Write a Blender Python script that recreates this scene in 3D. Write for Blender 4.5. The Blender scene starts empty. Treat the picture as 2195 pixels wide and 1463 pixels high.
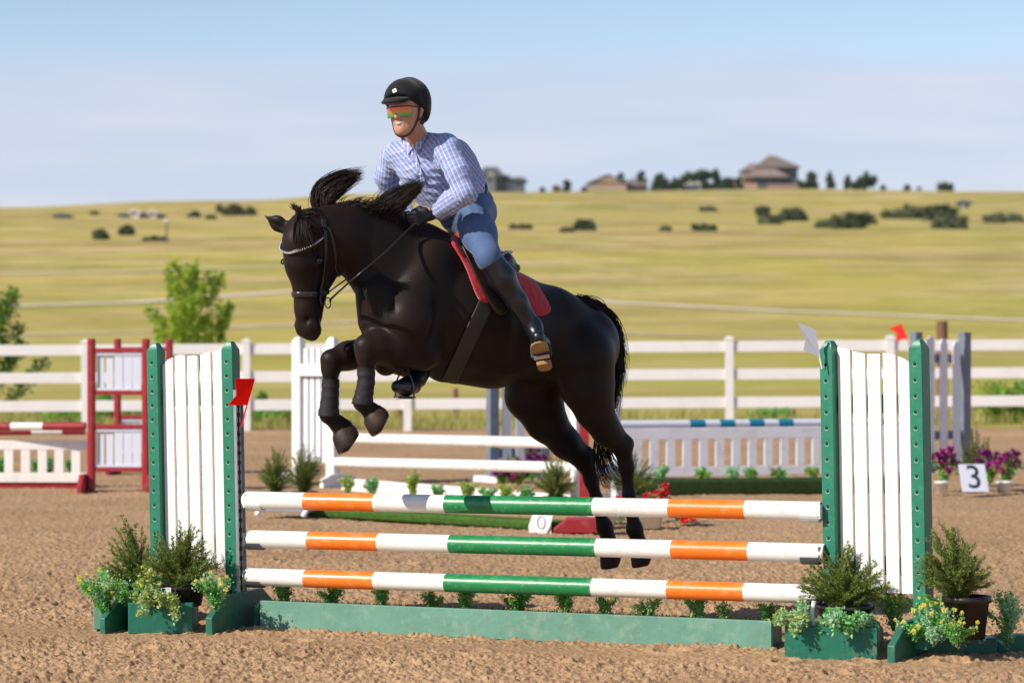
import bpy, bmesh, math, random
import numpy as np
from mathutils import Vector
random.seed(7); R = np.random.RandomState(11)
SC = bpy.context.scene
COL = SC.collection
rad = math.radians
# ------------------------------------------------------------------ camera, sky, sun, exposure
F = 5800.0            # focal length in photo pixels
CX, CY, H = 1097.5, 731.5, 1.5
cam_d = bpy.data.cameras.new('camera'); cam = bpy.data.objects.new('camera', cam_d); COL.objects.link(cam)
cam.location = (0, 0, H); cam.rotation_euler = (rad(90), 0, 0)
cam_d.sensor_width = 36; cam_d.lens = 36 * F / 2195.0
cam_d.clip_start = .1; cam_d.clip_end = 20000
cam_d.dof.use_dof = True; cam_d.dof.focus_distance = 13.8; cam_d.dof.aperture_fstop = 3.0
SC.camera = cam
SUN_AZ = (-0.85, -0.53)      # towards the sun, horizontal
SUN_EL = 36
w = bpy.data.worlds.new('World'); SC.world = w; w.use_nodes = True
nt = w.node_tree; N = nt.nodes; L = nt.links
for n in list(N): N.remove(n)
wo = N.new('ShaderNodeOutputWorld'); bg = N.new('ShaderNodeBackground'); sky = N.new('ShaderNodeTexSky')
sky.sky_type = 'NISHITA'; sky.sun_disc = False; sky.sun_elevation = rad(SUN_EL)
sky.sun_rotation = math.atan2(SUN_AZ[0], SUN_AZ[1])
sky.altitude = 1800; sky.air_density = 1.0; sky.dust_density = .6; sky.ozone_density = 1.6
tc = N.new('ShaderNodeTexCoord'); sep = N.new('ShaderNodeSeparateXYZ'); L.new(tc.outputs['Generated'], sep.inputs[0])
mp = N.new('ShaderNodeMapping'); mp.inputs['Scale'].default_value = (5, 5, 30); L.new(tc.outputs['Generated'], mp.inputs[0])
nz = N.new('ShaderNodeTexNoise'); nz.inputs['Scale'].default_value = 1.6; nz.inputs['Detail'].default_value = 5; L.new(mp.outputs[0], nz.inputs[0])
ad = N.new('ShaderNodeMath'); ad.operation = 'MULTIPLY_ADD'; ad.inputs[1].default_value = .022; L.new(nz.outputs[0], ad.inputs[0]); L.new(sep.outputs[2], ad.inputs[2])
cr = N.new('ShaderNodeMapRange'); cr.inputs[1].default_value = .103; cr.inputs[2].default_value = .122; cr.inputs[3].default_value = .80; cr.inputs[4].default_value = .0
cr.interpolation_type = 'SMOOTHSTEP'; L.new(ad.outputs[0], cr.inputs[0])
ab = N.new('ShaderNodeMixRGB'); ab.inputs[2].default_value = (4.0, 4.32, 5.25, 1)
z2 = N.new('ShaderNodeTexNoise'); z2.inputs['Scale'].default_value = 1.1; z2.inputs['Detail'].default_value = 6; mp2 = N.new('ShaderNodeMapping'); mp2.inputs['Scale'].default_value = (7, 7, 60); mp2.inputs['Rotation'].default_value = (0, rad(.6), 0); L.new(tc.outputs['Generated'], mp2.inputs[0]); L.new(mp2.outputs[0], z2.inputs[0])
r2 = N.new('ShaderNodeMapRange'); r2.inputs[1].default_value = .4; r2.inputs[2].default_value = .68; L.new(z2.outputs[0], r2.inputs[0]); cm = N.new('ShaderNodeMixRGB'); cm.inputs[1].default_value = (3.85, 4.25, 5.35, 1); cm.inputs[2].default_value = (4.5, 4.65, 5.35, 1); L.new(r2.outputs[0], cm.inputs[0]); L.new(cm.outputs[0], ab.inputs[2]); L.new(cr.outputs[0], ab.inputs[0])
tint = N.new('ShaderNodeMixRGB'); tint.blend_type = 'MULTIPLY'; tint.inputs[0].default_value = 1; tint.inputs[2].default_value = (.99, .90, .87, 1)
L.new(sky.outputs[0], tint.inputs[1]); L.new(tint.outputs[0], ab.inputs[1]); L.new(ab.outputs[0], bg.inputs[0]); bg.inputs[1].default_value = .135; L.new(bg.outputs[0], wo.inputs[0])
sd = bpy.data.lights.new('sun', 'SUN'); sd.energy = 4.7; sd.angle = rad(.5); sd.color = (1, .93, .82)
so = bpy.data.objects.new('sun', sd); COL.objects.link(so)
ce = math.cos(rad(SUN_EL)); sv = Vector((SUN_AZ[0]*ce, SUN_AZ[1]*ce, math.sin(rad(SUN_EL))))
so.rotation_euler = sv.to_track_quat('Z', 'Y').to_euler(); so.location = (-30, -20, 40)
SC.view_settings.view_transform = 'Standard'; SC.view_settings.look = 'None'
SC.view_settings.exposure = 0.22; SC.view_settings.gamma = 1
SC.cycles.use_denoising = True
SC.cycles.max_bounces = 6; SC.cycles.transparent_max_bounces = 8

# ------------------------------------------------------------------ materials
MATS = {}
def mat(name, col, rough=.6, var=.0, vs=8., spec=.5, bump=0., bs=40., col2=None, metal=0., stretch=None, trans=0., sheen=0., dirt=None, coat=0.):
    """Principled material; noise mixes col with col2 (or a darker col). dirt=(color, amount, scale)"""
    if name in MATS: return MATS[name]
    m = bpy.data.materials.new(name); m.use_nodes = True
    nt = m.node_tree; n = nt.nodes; l = nt.links; b = n['Principled BSDF']
    b.inputs['Base Color'].default_value = (*col, 1); b.inputs['Roughness'].default_value = rough
    b.inputs['Specular IOR Level'].default_value = spec; b.inputs['Metallic'].default_value = metal
    if coat: b.inputs['Coat Weight'].default_value = coat; b.inputs['Coat Roughness'].default_value = .12
    if sheen: b.inputs['Sheen Weight'].default_value = sheen; b.inputs['Sheen Roughness'].default_value = .4
    tc = n.new('ShaderNodeTexCoord'); src = tc.outputs['Object']
    if stretch:
        mp = n.new('ShaderNodeMapping'); mp.inputs['Scale'].default_value = stretch; l.new(src, mp.inputs[0]); src = mp.outputs[0]
    out = None
    if var or col2:
        z = n.new('ShaderNodeTexNoise'); z.inputs['Scale'].default_value = vs; z.inputs['Detail'].default_value = 6; z.inputs['Roughness'].default_value = .65
        l.new(src, z.inputs[0])
        r = n.new('ShaderNodeMapRange'); r.inputs[1].default_value = .35; r.inputs[2].default_value = .65; l.new(z.outputs[0], r.inputs[0])
        x = n.new('ShaderNodeMixRGB'); x.inputs[1].default_value = (*col, 1)
        c2 = col2 if col2 else tuple(c*(1-var) for c in col)
        x.inputs[2].default_value = (*c2, 1); l.new(r.outputs[0], x.inputs[0]); out = x.outputs[0]
    if dirt:
        z2 = n.new('ShaderNodeTexNoise'); z2.inputs['Scale'].default_value = dirt[2]; z2.inputs['Detail'].default_value = 8; z2.inputs['Roughness'].default_value = .7
        l.new(src, z2.inputs[0])
        r2 = n.new('ShaderNodeMapRange'); r2.inputs[1].default_value = .52; r2.inputs[2].default_value = .66; r2.inputs[4].default_value = dirt[1]; l.new(z2.outputs[0], r2.inputs[0])
        x2 = n.new('ShaderNodeMixRGB'); x2.inputs[1].default_value = (*col, 1); x2.inputs[2].default_value = (*dirt[0], 1)
        if out: l.new(out, x2.inputs[1])
        l.new(r2.outputs[0], x2.inputs[0]); out = x2.outputs[0]
    if out: l.new(out, b.inputs['Base Color'])
    if bump:
        z3 = n.new('ShaderNodeTexNoise'); z3.inputs['Scale'].default_value = bs; z3.inputs['Detail'].default_value = 5; l.new(src, z3.inputs[0])
        bp = n.new('ShaderNodeBump'); bp.inputs['Strength'].default_value = bump; bp.inputs['Distance'].default_value = .01
        l.new(z3.outputs[0], bp.inputs['Height']); l.new(bp.outputs[0], b.inputs['Normal'])
    if trans:   # thin leaf: some light comes through
        t = n.new('ShaderNodeBsdfTranslucent'); t.inputs[0].default_value = (*[min(1, c*1.3) for c in col], 1)
        if out: l.new(out, t.inputs[0])
        s = n.new('ShaderNodeMixShader'); s.inputs[0].default_value = trans
        l.new(b.outputs[0], s.inputs[1]); l.new(t.outputs[0], s.inputs[2]); l.new(s.outputs[0], n['Material Output'].inputs[0])
    MATS[name] = m; return m

# ------------------------------------------------------------------ objects
WLOC = {}
def tag(o, label=None, cat=None, group=None, kind=None):
    if label: o['label'] = label
    if cat: o['category'] = cat
    if group: o['group'] = group
    if kind: o['kind'] = kind
    return o
def empty(name, loc, label=None, cat=None, group=None):
    o = bpy.data.objects.new(name, None); o.location = loc; COL.objects.link(o); o.empty_display_size = .1
    WLOC[o] = np.array(loc, float); return tag(o, label, cat, group)
class MB:
    def __init__(s): s.v = []; s.f = []; s.m = []; s.n = 0
    def add(s, v, f, mi=0):
        v = np.asarray(v, float).reshape(-1, 3); s.v.append(v)
        for q in f: s.f.append([i + s.n for i in q]); s.m.append(mi)
        s.n += len(v)
    def box(s, c, h, ax=None, mi=0):
        c = np.array(c, float); X, Y, Z = ax if ax is not None else np.eye(3)
        v = [c + X*h[0]*i + Y*h[1]*j + Z*h[2]*k for i in (-1, 1) for j in (-1, 1) for k in (-1, 1)]
        s.add(v, [(0,1,3,2), (4,6,7,5), (0,4,5,1), (2,3,7,6), (0,2,6,4), (1,5,7,3)], mi)
    def tube(s, pts, rs, seg=12, mi=0, caps=True, flat=None):
        pts = np.asarray(pts, float); n = len(pts)
        rs = [rs]*n if np.isscalar(rs) else rs
        t = np.gradient(pts, axis=0); t /= np.linalg.norm(t, axis=1)[:, None] + 1e-9
        up = np.array((0, 0, 1.)) if abs(t[0][2]) < .9 else np.array((0, 1., 0))
        v = []; a = np.cross(t[0], up); a /= np.linalg.norm(a)
        for i in range(n):
            a = a - t[i]*np.dot(a, t[i]); a /= np.linalg.norm(a) + 1e-9; b = np.cross(t[i], a)
            for k in range(seg):
                an = 2*math.pi*k/seg; v.append(pts[i] + rs[i]*(math.cos(an)*a + math.sin(an)*b*(flat or 1)))
        f = [(i*seg+k, i*seg+(k+1) % seg, (i+1)*seg+(k+1) % seg, (i+1)*seg+k) for i in range(n-1) for k in range(seg)]
        if caps: m_ = len(v); v = v+v[:seg]+v[(n-1)*seg:n*seg]; f += [tuple(m_+k for k in range(seg))[::-1], tuple(m_+seg+k for k in range(seg))]
        s.add(v, f, mi)
    def prism(s, poly, d, mi=0):     # poly: 3d points of a planar outline, d: extrusion vector
        poly = np.asarray(poly, float); n = len(poly); d = np.asarray(d, float)
        s.add(np.vstack([poly, poly + d]), [tuple(range(n))[::-1], tuple(range(n, 2*n))] + [(i, (i+1) % n, n+(i+1) % n, n+i) for i in range(n)], mi)
    def sphere(s, c, r, seg=12, ring=8, mi=0, sc=(1, 1, 1), ax=None):
        c = np.array(c, float); A = np.eye(3) if ax is None else np.array(ax); v = [c + A[2]*r*sc[2]]
        for i in range(1, ring):
            th = math.pi*i/ring
            for k in range(seg):
                ph = 2*math.pi*k/seg
                v.append(c + A[0]*r*sc[0]*math.sin(th)*math.cos(ph) + A[1]*r*sc[1]*math.sin(th)*math.sin(ph) + A[2]*r*sc[2]*math.cos(th))
        v.append(c - A[2]*r*sc[2]); f = [(0, 1+k, 1+(k+1) % seg) for k in range(seg)]
        for i in range(ring-2):
            for k in range(seg): f.append((1+i*seg+k, 1+(i+1)*seg+k, 1+(i+1)*seg+(k+1) % seg, 1+i*seg+(k+1) % seg))
        e = len(v)-1; f += [(e, e-seg+(k+1) % seg, e-seg+k) for k in range(seg)]
        s.add(v, f, mi)
    def build(s, name, mats, parent=None, smooth=False, bevel=0, origin=None):
        v = np.vstack(s.v); 
        return mesh(name, v, s.f, mats, parent, smooth, bevel, np.array(s.m), origin)
def mesh(name, v, f, mats, parent=None, smooth=False, bevel=0, mi=None, origin=None, attrs=None):
    v = np.asarray(v, float)
    if parent is not None: wl = WLOC[parent]; off = wl
    else:
        if origin is None: origin = (v[:, 0].mean(), v[:, 1].mean(), v[:, 2].min())
        off = np.array(origin, float)
    me = bpy.data.meshes.new(name)
    if isinstance(f, np.ndarray):
        me.vertices.add(len(v)); me.vertices.foreach_set('co', (v-off).astype(np.float32).ravel())
        k = f.shape[1]; me.loops.add(f.size); me.loops.foreach_set('vertex_index', f.astype(np.int32).ravel())
        me.polygons.add(len(f)); me.polygons.foreach_set('loop_start', np.arange(0, f.size, k, dtype=np.int32))
        me.update(calc_edges=True)
    else:
        me.from_pydata((v-off).tolist(), [], f); me.update()
    for m in (mats if isinstance(mats, (list, tuple)) else [mats]): me.materials.append(m)
    if mi is not None and len(mi) == len(me.polygons): me.polygons.foreach_set('material_index', np.asarray(mi, np.int32))
    me.polygons.foreach_set('use_smooth', [bool(smooth)]*len(me.polygons))
    if attrs:
        for k_, a in attrs.items():
            at = me.attributes.new(k_, 'FLOAT', 'POINT'); at.data.foreach_set('value', np.asarray(a, np.float32))
    o = bpy.data.objects.new(name, me); COL.objects.link(o)
    if parent is not None: o.parent = parent; WLOC[o] = off
    else: o.location = off; WLOC[o] = off
    if bevel:
        b = o.modifiers.new('bevel', 'BEVEL'); b.width = bevel; b.segments = 2; b.limit_method = 'ANGLE'; b.angle_limit = rad(40)
        for p in me.polygons: p.use_smooth = True
        wn = o.modifiers.new('wn', 'WEIGHTED_NORMAL')
    return o
KIDS = {}
def copy_tree(o, loc=None, scale=None, rz=None, parent=None):
    c = o.copy(); COL.objects.link(c)
    if parent is not None: c.parent = parent
    for ch in o.children: copy_tree(ch, parent=c)
    if loc is not None: c.location = loc; WLOC[c] = np.array(loc, float)
    if scale is not None: c.scale = scale if hasattr(scale, '__len__') else (scale,)*3
    if rz is not None: c.rotation_euler = (0, 0, rz)
    return c

# ------------------------------------------------------------------ where a photo pixel lies in the place
def at(px, py, Y): return np.array(((px-CX)/F*Y, Y, H-(py-CY)/F*Y))
def onground(px, py): s = (py-CY)/H; return at(px, py, F/s)
def ats(px, py, s): return at(px, py, F/s)

# ------------------------------------------------------------------ noise
def _h(ix, iy, sd):
    n = (ix.astype(np.int64)*374761393 + iy.astype(np.int64)*668265263 + sd*974634777) & 0xffffffff
    n = ((n ^ (n >> 13))*1274126177) & 0xffffffff
    return ((n ^ (n >> 16)) & 0xffff)/65535.
def vnoise(x, y, sd=0):
    x0 = np.floor(x); y0 = np.floor(y); fx = x-x0; fy = y-y0; fx = fx*fx*(3-2*fx); fy = fy*fy*(3-2*fy)
    a = _h(x0, y0, sd); b = _h(x0+1, y0, sd); c = _h(x0, y0+1, sd); d = _h(x0+1, y0+1, sd)
    return (a*(1-fx)+b*fx)*(1-fy)+(c*(1-fx)+d*fx)*fy
def fbm(x, y, o=4, sd=0, g=.5):
    s = 0; a = 1; t = 0
    for i in range(o): s = s+a*vnoise(x*2**i+i*7.3, y*2**i-i*3.1, sd+i); t += a; a *= g
    return s/t

# ------------------------------------------------------------------ smooth solid modelling (signed distances, surface nets)
class Solid:
    def __init__(s): s.P = []
    def cap(s, a, b, ra, rb=None, k=.04, flat=(), op='add'):
        """tapered capsule; flat = [(direction, factor)] squeezes it; op add/sub"""
        s.P.append(('cap', np.array(a, float), np.array(b, float), ra, ra if rb is None else rb, k, [(np.array(d, float)/np.linalg.norm(d), f) for d, f in flat], op)); return s
    def chain(s, pts, rs, k=.04, flat=()):
        for i in range(len(pts)-1): s.cap(pts[i], pts[i+1], rs[i], rs[i+1], k, flat)
        return s
    def ball(s, c, r, k=.04, flat=(), op='add'): return s.cap(c, c, r, r, k, flat, op)
    def cut(s, p, n, k=.01):       # removes the side n points to
        s.P.append(('cut', np.array(p, float), np.array(n, float)/np.linalg.norm(n), 0, 0, k, [], 'cut')); return s
    @staticmethod
    def _d(p, pr):
        if pr[0] == 'cut': return -((p-pr[1]) @ pr[2])
        _, a, b, ra, rb, k, fl, op = pr
        q = p-a; c = b-a; m = 1.
        for d, f in fl:
            q = q + (q @ d)[..., None]*d*(1/f-1); c = c + (c @ d)*d*(1/f-1); m = min(m, f)
        cc = c @ c; t = np.clip((q @ c)/cc, 0, 1) if cc > 1e-12 else np.zeros(q.shape[:-1])
        r = ra+(rb-ra)*t
        return (np.sqrt(((q-t[..., None]*c)**2).sum(-1))-r)*(m**.5)
    @staticmethod
    def _mix(D, d, k, op):
        if op == 'add':
            h = np.clip(.5+.5*(D-d)/k, 0, 1); return D*(1-h)+d*h-k*h*(1-h)
        d = -d if op == 'sub' else -d
        h = np.clip(.5-.5*(D-d)/k, 0, 1); return D*(1-h)+d*h+k*h*(1-h)
    def ev(s, p):
        p = np.atleast_2d(np.asarray(p, float)); D = np.full(p.shape[0], 1.)
        for pr in s.P: D = s._mix(D, s._d(p, pr), pr[5], pr[7])
        return D
    def net(s, res, pad=.03):
        lo = np.full(3, 1e9); hi = -lo
        for pr in s.P:
            if pr[7] != 'add': continue
            r = max(pr[3], pr[4])*max([1]+[f for _, f in pr[6]])
            for q in (pr[1], pr[2]): lo = np.minimum(lo, q-r); hi = np.maximum(hi, q+r)
        lo -= pad; hi += pad; n = np.ceil((hi-lo)/res).astype(int)+1
        D = np.full(n, 1., np.float32); ax = [lo[i]+res*np.arange(n[i]) for i in range(3)]
        for pr in s.P:
            if pr[0] == 'cut': i0 = np.zeros(3, int); i1 = n
            else:
                r = max(pr[3], pr[4])*max([1]+[f for _, f in pr[6]])+pr[5]+res*2
                a = np.minimum(pr[1], pr[2])-r; b = np.maximum(pr[1], pr[2])+r
                i0 = np.clip(np.floor((a-lo)/res).astype(int), 0, n); i1 = np.clip(np.ceil((b-lo)/res).astype(int)+1, 0, n)
            sl = tuple(slice(i0[i], i1[i]) for i in range(3))
            if D[sl].size == 0: continue
            g = np.stack(np.meshgrid(*[ax[i][sl[i]] for i in range(3)], indexing='ij'), -1)
            D[sl] = s._mix(D[sl], s._d(g, pr), pr[5], pr[7])
        S = D < 0
        c = [S[i:n[0]-1+i, j:n[1]-1+j, k:n[2]-1+k] for i in (0, 1) for j in (0, 1) for k in (0, 1)]
        cnt = sum(x.astype(np.int8) for x in c); act = (cnt > 0) & (cnt < 8)
        I = np.argwhere(act); idx = np.full(act.shape, -1, np.int64); idx[act] = np.arange(len(I))
        P = np.zeros((len(I), 3)); W = np.zeros(len(I))
        corners = [(i, j, k) for i in (0, 1) for j in (0, 1) for k in (0, 1)]
        for a in corners:
            for axn in range(3):
                if a[axn]: continue
                b = list(a); b[axn] = 1
                da = D[I[:, 0]+a[0], I[:, 1]+a[1], I[:, 2]+a[2]]; db = D[I[:, 0]+b[0], I[:, 1]+b[1], I[:, 2]+b[2]]
                m = (da < 0) != (db < 0); t = np.where(m, da/np.where(m, da-db, 1), 0)
                q = I+np.array(a, float); q[:, axn] += t
                P[m] += q[m]; W[m] += 1
        V = lo+res*P/W[:, None]; Fs = []
        for axn in range(3):
            o1, o2 = [(1, 2), (2, 0), (0, 1)][axn]
            s0 = [slice(0, None)]*3; s1 = [slice(0, None)]*3; s0[axn] = slice(0, -1); s1[axn] = slice(1, None)
            A = S[tuple(s0)]; B = S[tuple(s1)]; E = np.argwhere(A != B)
            E = E[(E[:, o1] > 0) & (E[:, o2] > 0) & (E[:, o1] < n[o1]-1) & (E[:, o2] < n[o2]-1)]
            ins = A[E[:, 0], E[:, 1], E[:, 2]]
            q = []
            for u, v_ in ((1, 1), (0, 1), (0, 0), (1, 0)):
                e = E.copy(); e[:, o1] -= u; e[:, o2] -= v_; q.append(idx[e[:, 0], e[:, 1], e[:, 2]])
            q = np.stack(q, 1); q[~ins] = q[~ins][:, ::-1]; Fs.append(q)
        return V, np.vstack(Fs)
    def hit(s, px, py, iso=0., Y0=12., Y1=16.):
        """first point on the photo ray through px,py where the solid (grown by iso) is met"""
        Y = Y0
        for _ in range(400):
            d = s.ev(at(px, py, Y))[0]-iso
            if d < .0004 or Y > Y1: break
            Y += max(d*.6, .0006)
        return at(px, py, Y)
    def march(s, p, d, iso=0., n=300):
        p = np.array(p, float); d = np.array(d, float)/np.linalg.norm(d)
        for _ in range(n):
            e = s.ev(p)[0]-iso
            if abs(e) < .0006: break
            p = p+d*e*.6
        return p
    def grad(s, p):
        e = .004; p = np.atleast_2d(p)
        g = np.stack([s.ev(p+np.eye(3)[i]*e)-s.ev(p-np.eye(3)[i]*e) for i in range(3)], -1)
        return g/(np.linalg.norm(g, axis=-1)[:, None]+1e-9)
def spline(P, n):
    """Catmull-Rom through points P, n samples"""
    P = np.asarray(P, float); Q = np.vstack([2*P[0]-P[1], P, 2*P[-1]-P[-2]]); out = []
    for t in np.linspace(0, len(P)-1-1e-6, n):
        i = int(t); u = t-i; a, b, c, d = Q[i], Q[i+1], Q[i+2], Q[i+3]
        out.append(.5*((2*b)+(c-a)*u+(2*a-5*b+4*c-d)*u*u+(3*b-a-3*c+d)*u**3))
    return np.array(out)
# ------------------------------------------------------------------ the land
_Y = [0, 44, 60, 80, 110, 150, 220, 320, 450, 600, 760, 830, 870, 920, 1050, 1500, 4000]
_Z = [0, 0, 0.03, .2, 1.2, 3.6, 8.2, 14.5, 22.5, 32.3, 43.0, 47.6, 50.0, 50.2, 47.5, 25, -30]
_RX = [-4000, -600, 0, 150, 300, 600, 700, 820, 1000, 2600, 6000]; _RY = [445, 443, 441, 436, 428, 421, 414, 407, 404, 405, 430]
def land(x, y):
    x = np.asarray(x, float); y = np.asarray(y, float); yy = np.maximum(y, 1.)
    b = sum(np.interp(y+o*y*.02, _Y, _Z) for o in (-2, -1, 0, 1, 2))/5
    px = CX+F*x/yy; ry = np.interp(px, _RX, _RY); a = (ry-405)/(CY-405)
    t = np.clip((y-120)/740, 0, 1); b = b*(1-a*t*t*(3-2*t))
    u = (fbm(x*.012, y*.008, 3, 5)-.5)*np.clip((y-90)/500, 0, 1)*4.0
    return b+u*np.clip((1000-y)/140, 0, 1)
def onland(px, py, Y0=46, Y1=900):
    Ys = np.geomspace(Y0, Y1, 3000); x = (px-CX)/F*Ys; z = H-(py-CY)/F*Ys
    d = land(x, Ys)-z; i = np.argmax(d > 0)
    if d.max() <= 0: i = int(np.argmax(d))
    Yv = Ys[i]; X = (px-CX)/F*Yv; return np.array((X, Yv, float(land(X, Yv))))

def sand_h(x, y):
    near = np.clip((24-y)/8, 0, 1)
    c = fbm(x*9, y*9, 3, 1, .6); c2 = fbm(x*33, y*33, 3, 9, .65); c3 = vnoise(x*70, y*70, 77)
    big = fbm(x*.9, y*.9, 3, 21)
    c4 = vnoise(x*95, y*95, 78); cl = np.clip(c2-.52, 0, 1)*.062+np.clip(c-.5, 0, 1)*.030+(c3-.5)*.011+(c4-.5)*.006+np.clip(.40-c2, 0, 1)*-.05
    # a raked, trodden band just in front of the jump is smoother
    ln = np.clip(1-np.abs(y-(13.30-.36*x))/.38, 0, 1); sm = 1-.72*ln*np.clip(.4+fbm(x*2, y*2, 2, 4), 0, 1)
    return (cl*near*sm+cl*(1-near)*.6+(big-.5)*.04)*np.clip((46-y)/2, 0, 1)+np.clip(1-abs(y-44.6)/1.6, 0, 1)*.06-.012
_hr = np.random.RandomState(44); _HP = [(_hr.uniform(-.21, .21)*y, y, _hr.uniform(.05, .075), _hr.uniform(0, 3.14)) for y in _hr.uniform(11.7, 21, 60)]
def prints(x, y):
    z = np.zeros_like(x)
    for a, b_, r_, t in _HP:
        m_ = (np.abs(x-a) < .3) & (np.abs(y-b_) < .3); dx = x[m_]-a; dy = y[m_]-b_; u = (dx*math.cos(t)+dy*math.sin(t))/(r_*1.25); v_ = (-dx*math.sin(t)+dy*math.cos(t))/r_
        q = np.sqrt(u*u+v_*v_); z[m_] += -.026*np.exp(-q**4)+.014*np.exp(-((q-1.35)/.3)**2)
    return z
def grid_mesh(name, X, Yv, Z, m, **k):
    n, c = X.shape; V = np.stack([X, Yv, Z], -1).reshape(-1, 3); i = np.arange(n*c).reshape(n, c)
    Fc = np.stack([i[:-1, :-1], i[:-1, 1:], i[1:, 1:], i[1:, :-1]], -1).reshape(-1, 4)
    return mesh(name, V, Fc, m, smooth=True, origin=(0, 0, 0), **k)
ys = np.concatenate([np.linspace(-60, 8, 12), np.linspace(9, 11.2, 12), np.arange(11.3, 15.4, .0088), np.arange(15.4, 24, .025), np.arange(24, 47.2, .08)])
kc = np.concatenate([-np.geomspace(6, .24, 24), np.linspace(-.225, .225, 860), np.geomspace(.24, 6, 24)])
Yg, Kg = np.meshgrid(ys, kc, indexing='ij'); Xg = Kg*np.maximum(Yg, 11.3)
m = bpy.data.materials.new('arena sand'); m.use_nodes = True; n = m.node_tree.nodes; l = m.node_tree.links; b = n['Principled BSDF']
tc = n.new('ShaderNodeTexCoord'); geo = n.new('ShaderNodeNewGeometry')
def nd_noise(n, l, src, sc, det=6, ro=.6):
    z = n.new('ShaderNodeTexNoise'); z.inputs['Scale'].default_value = sc; z.inputs['Detail'].default_value = det; z.inputs['Roughness'].default_value = ro; l.new(src, z.inputs[0]); return z.outputs[0]
def nd_mix(n, l, fac, a, b_, lo=.35, hi=.65, amt=1.):
    r = n.new('ShaderNodeMapRange'); r.inputs[1].default_value = lo; r.inputs[2].default_value = hi; r.inputs[4].default_value = amt; l.new(fac, r.inputs[0])
    x = n.new('ShaderNodeMixRGB'); l.new(r.outputs[0], x.inputs[0])
    for i, c in ((1, a), (2, b_)):
        if isinstance(c, tuple): x.inputs[i].default_value = (*c, 1)
        else: l.new(c, x.inputs[i])
    return x.outputs[0]
c1 = nd_mix(n, l, nd_noise(n, l, tc.outputs['Object'], .7), (.465, .295, .165), (.365, .225, .12))
c1 = nd_mix(n, l, nd_noise(n, l, tc.outputs['Object'], 30, 4), c1, (.54, .37, .235), .45, .7, .6)
c1 = nd_mix(n, l, nd_noise(n, l, tc.outputs['Object'], 60, 4), c1, (.17, .09, .045), .53, .68, .85)  # dark specks put the shade of crevices between clods into the colour
l.new(c1, b.inputs['Base Color']); b.inputs['Roughness'].default_value = .95; b.inputs['Specular IOR Level'].default_value = .1
bp = n.new('ShaderNodeBump'); bp.inputs['Strength'].default_value = .6; bp.inputs['Distance'].default_value = .012
l.new(nd_noise(n, l, tc.outputs['Object'], 70, 6, .7), bp.inputs['Height']); l.new(bp.outputs[0], b.inputs['Normal'])
tag(grid_mesh('ground', Xg, Yg, sand_h(Xg, Yg)+prints(Xg, Yg), m), kind='structure')

# grass hill
ys = np.concatenate([np.arange(45.2, 60, .5), np.geomspace(60, 1000, 260), np.geomspace(1030, 1800, 12)])
kc = np.concatenate([-np.geomspace(1.6, .3, 14), np.linspace(-.28, .28, 260), np.geomspace(.3, 1.6, 14)])
Yg, Kg = np.meshgrid(ys, kc, indexing='ij'); Xg = Kg*Yg
m = bpy.data.materials.new('dry meadow'); m.use_nodes = True; n = m.node_tree.nodes; l = m.node_tree.links; b = n['Principled BSDF']
tc = n.new('ShaderNodeTexCoord')
def mapn(sx, sy):
    q = n.new('ShaderNodeMapping'); q.inputs['Scale'].default_value = (sx, sy, 0); l.new(tc.outputs['Object'], q.inputs[0]); return q.outputs[0]
c1 = nd_mix(n, l, nd_noise(n, l, mapn(.012, .018), 1.0, 4), (.53, .41, .125), (.41, .36, .09), .4, .6)
c1 = nd_mix(n, l, nd_noise(n, l, mapn(.014, .02), 1.3, 7, .68), c1, (.20, .225, .06), .47, .60, .9)
c1 = nd_mix(n, l, nd_noise(n, l, mapn(.02, .03), 1.7, 7, .65), c1, (.62, .43, .25), .49, .60, .85)
c1 = nd_mix(n, l, nd_noise(n, l, mapn(.012, .022), 2.3, 3), c1, (.50, .39, .07), .55, .68, .7)
c1 = nd_mix(n, l, nd_noise(n, l, mapn(.008, .014), 1.9, 5), c1, (.44, .30, .13), .50, .62, .7)
c1 = nd_mix(n, l, nd_noise(n, l, mapn(.03, .03), 1.3, 5), c1, (.27, .27, .07), .52, .70, .5)
c1 = nd_mix(n, l, nd_noise(n, l, mapn(.07, .09), 1., 8, .8), c1, (.20, .185, .06), .47, .62, .6)
c1 = nd_mix(n, l, nd_noise(n, l, mapn(.05, .06), 1.4, 8, .8), c1, (.64, .52, .27), .50, .62, .5)
sp = n.new('ShaderNodeSeparateXYZ'); l.new(tc.outputs['Object'], sp.inputs[0])
rr = n.new('ShaderNodeMapRange'); rr.inputs[1].default_value = 210; rr.inputs[2].default_value = 90; rr.inputs[4].default_value = .5; l.new(sp.outputs[1], rr.inputs[0])
x = n.new('ShaderNodeMixRGB'); l.new(rr.outputs[0], x.inputs[0]); l.new(c1, x.inputs[1]); x.inputs[2].default_value = (.36, .33, .085, 1)
l.new(x.outputs[0], b.inputs['Base Color']); b.inputs['Roughness'].default_value = 1; b.inputs['Specular IOR Level'].default_value = .0
tag(grid_mesh('hill', Xg, Yg, land(Xg, Yg)-.02, m), kind='structure')

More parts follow.
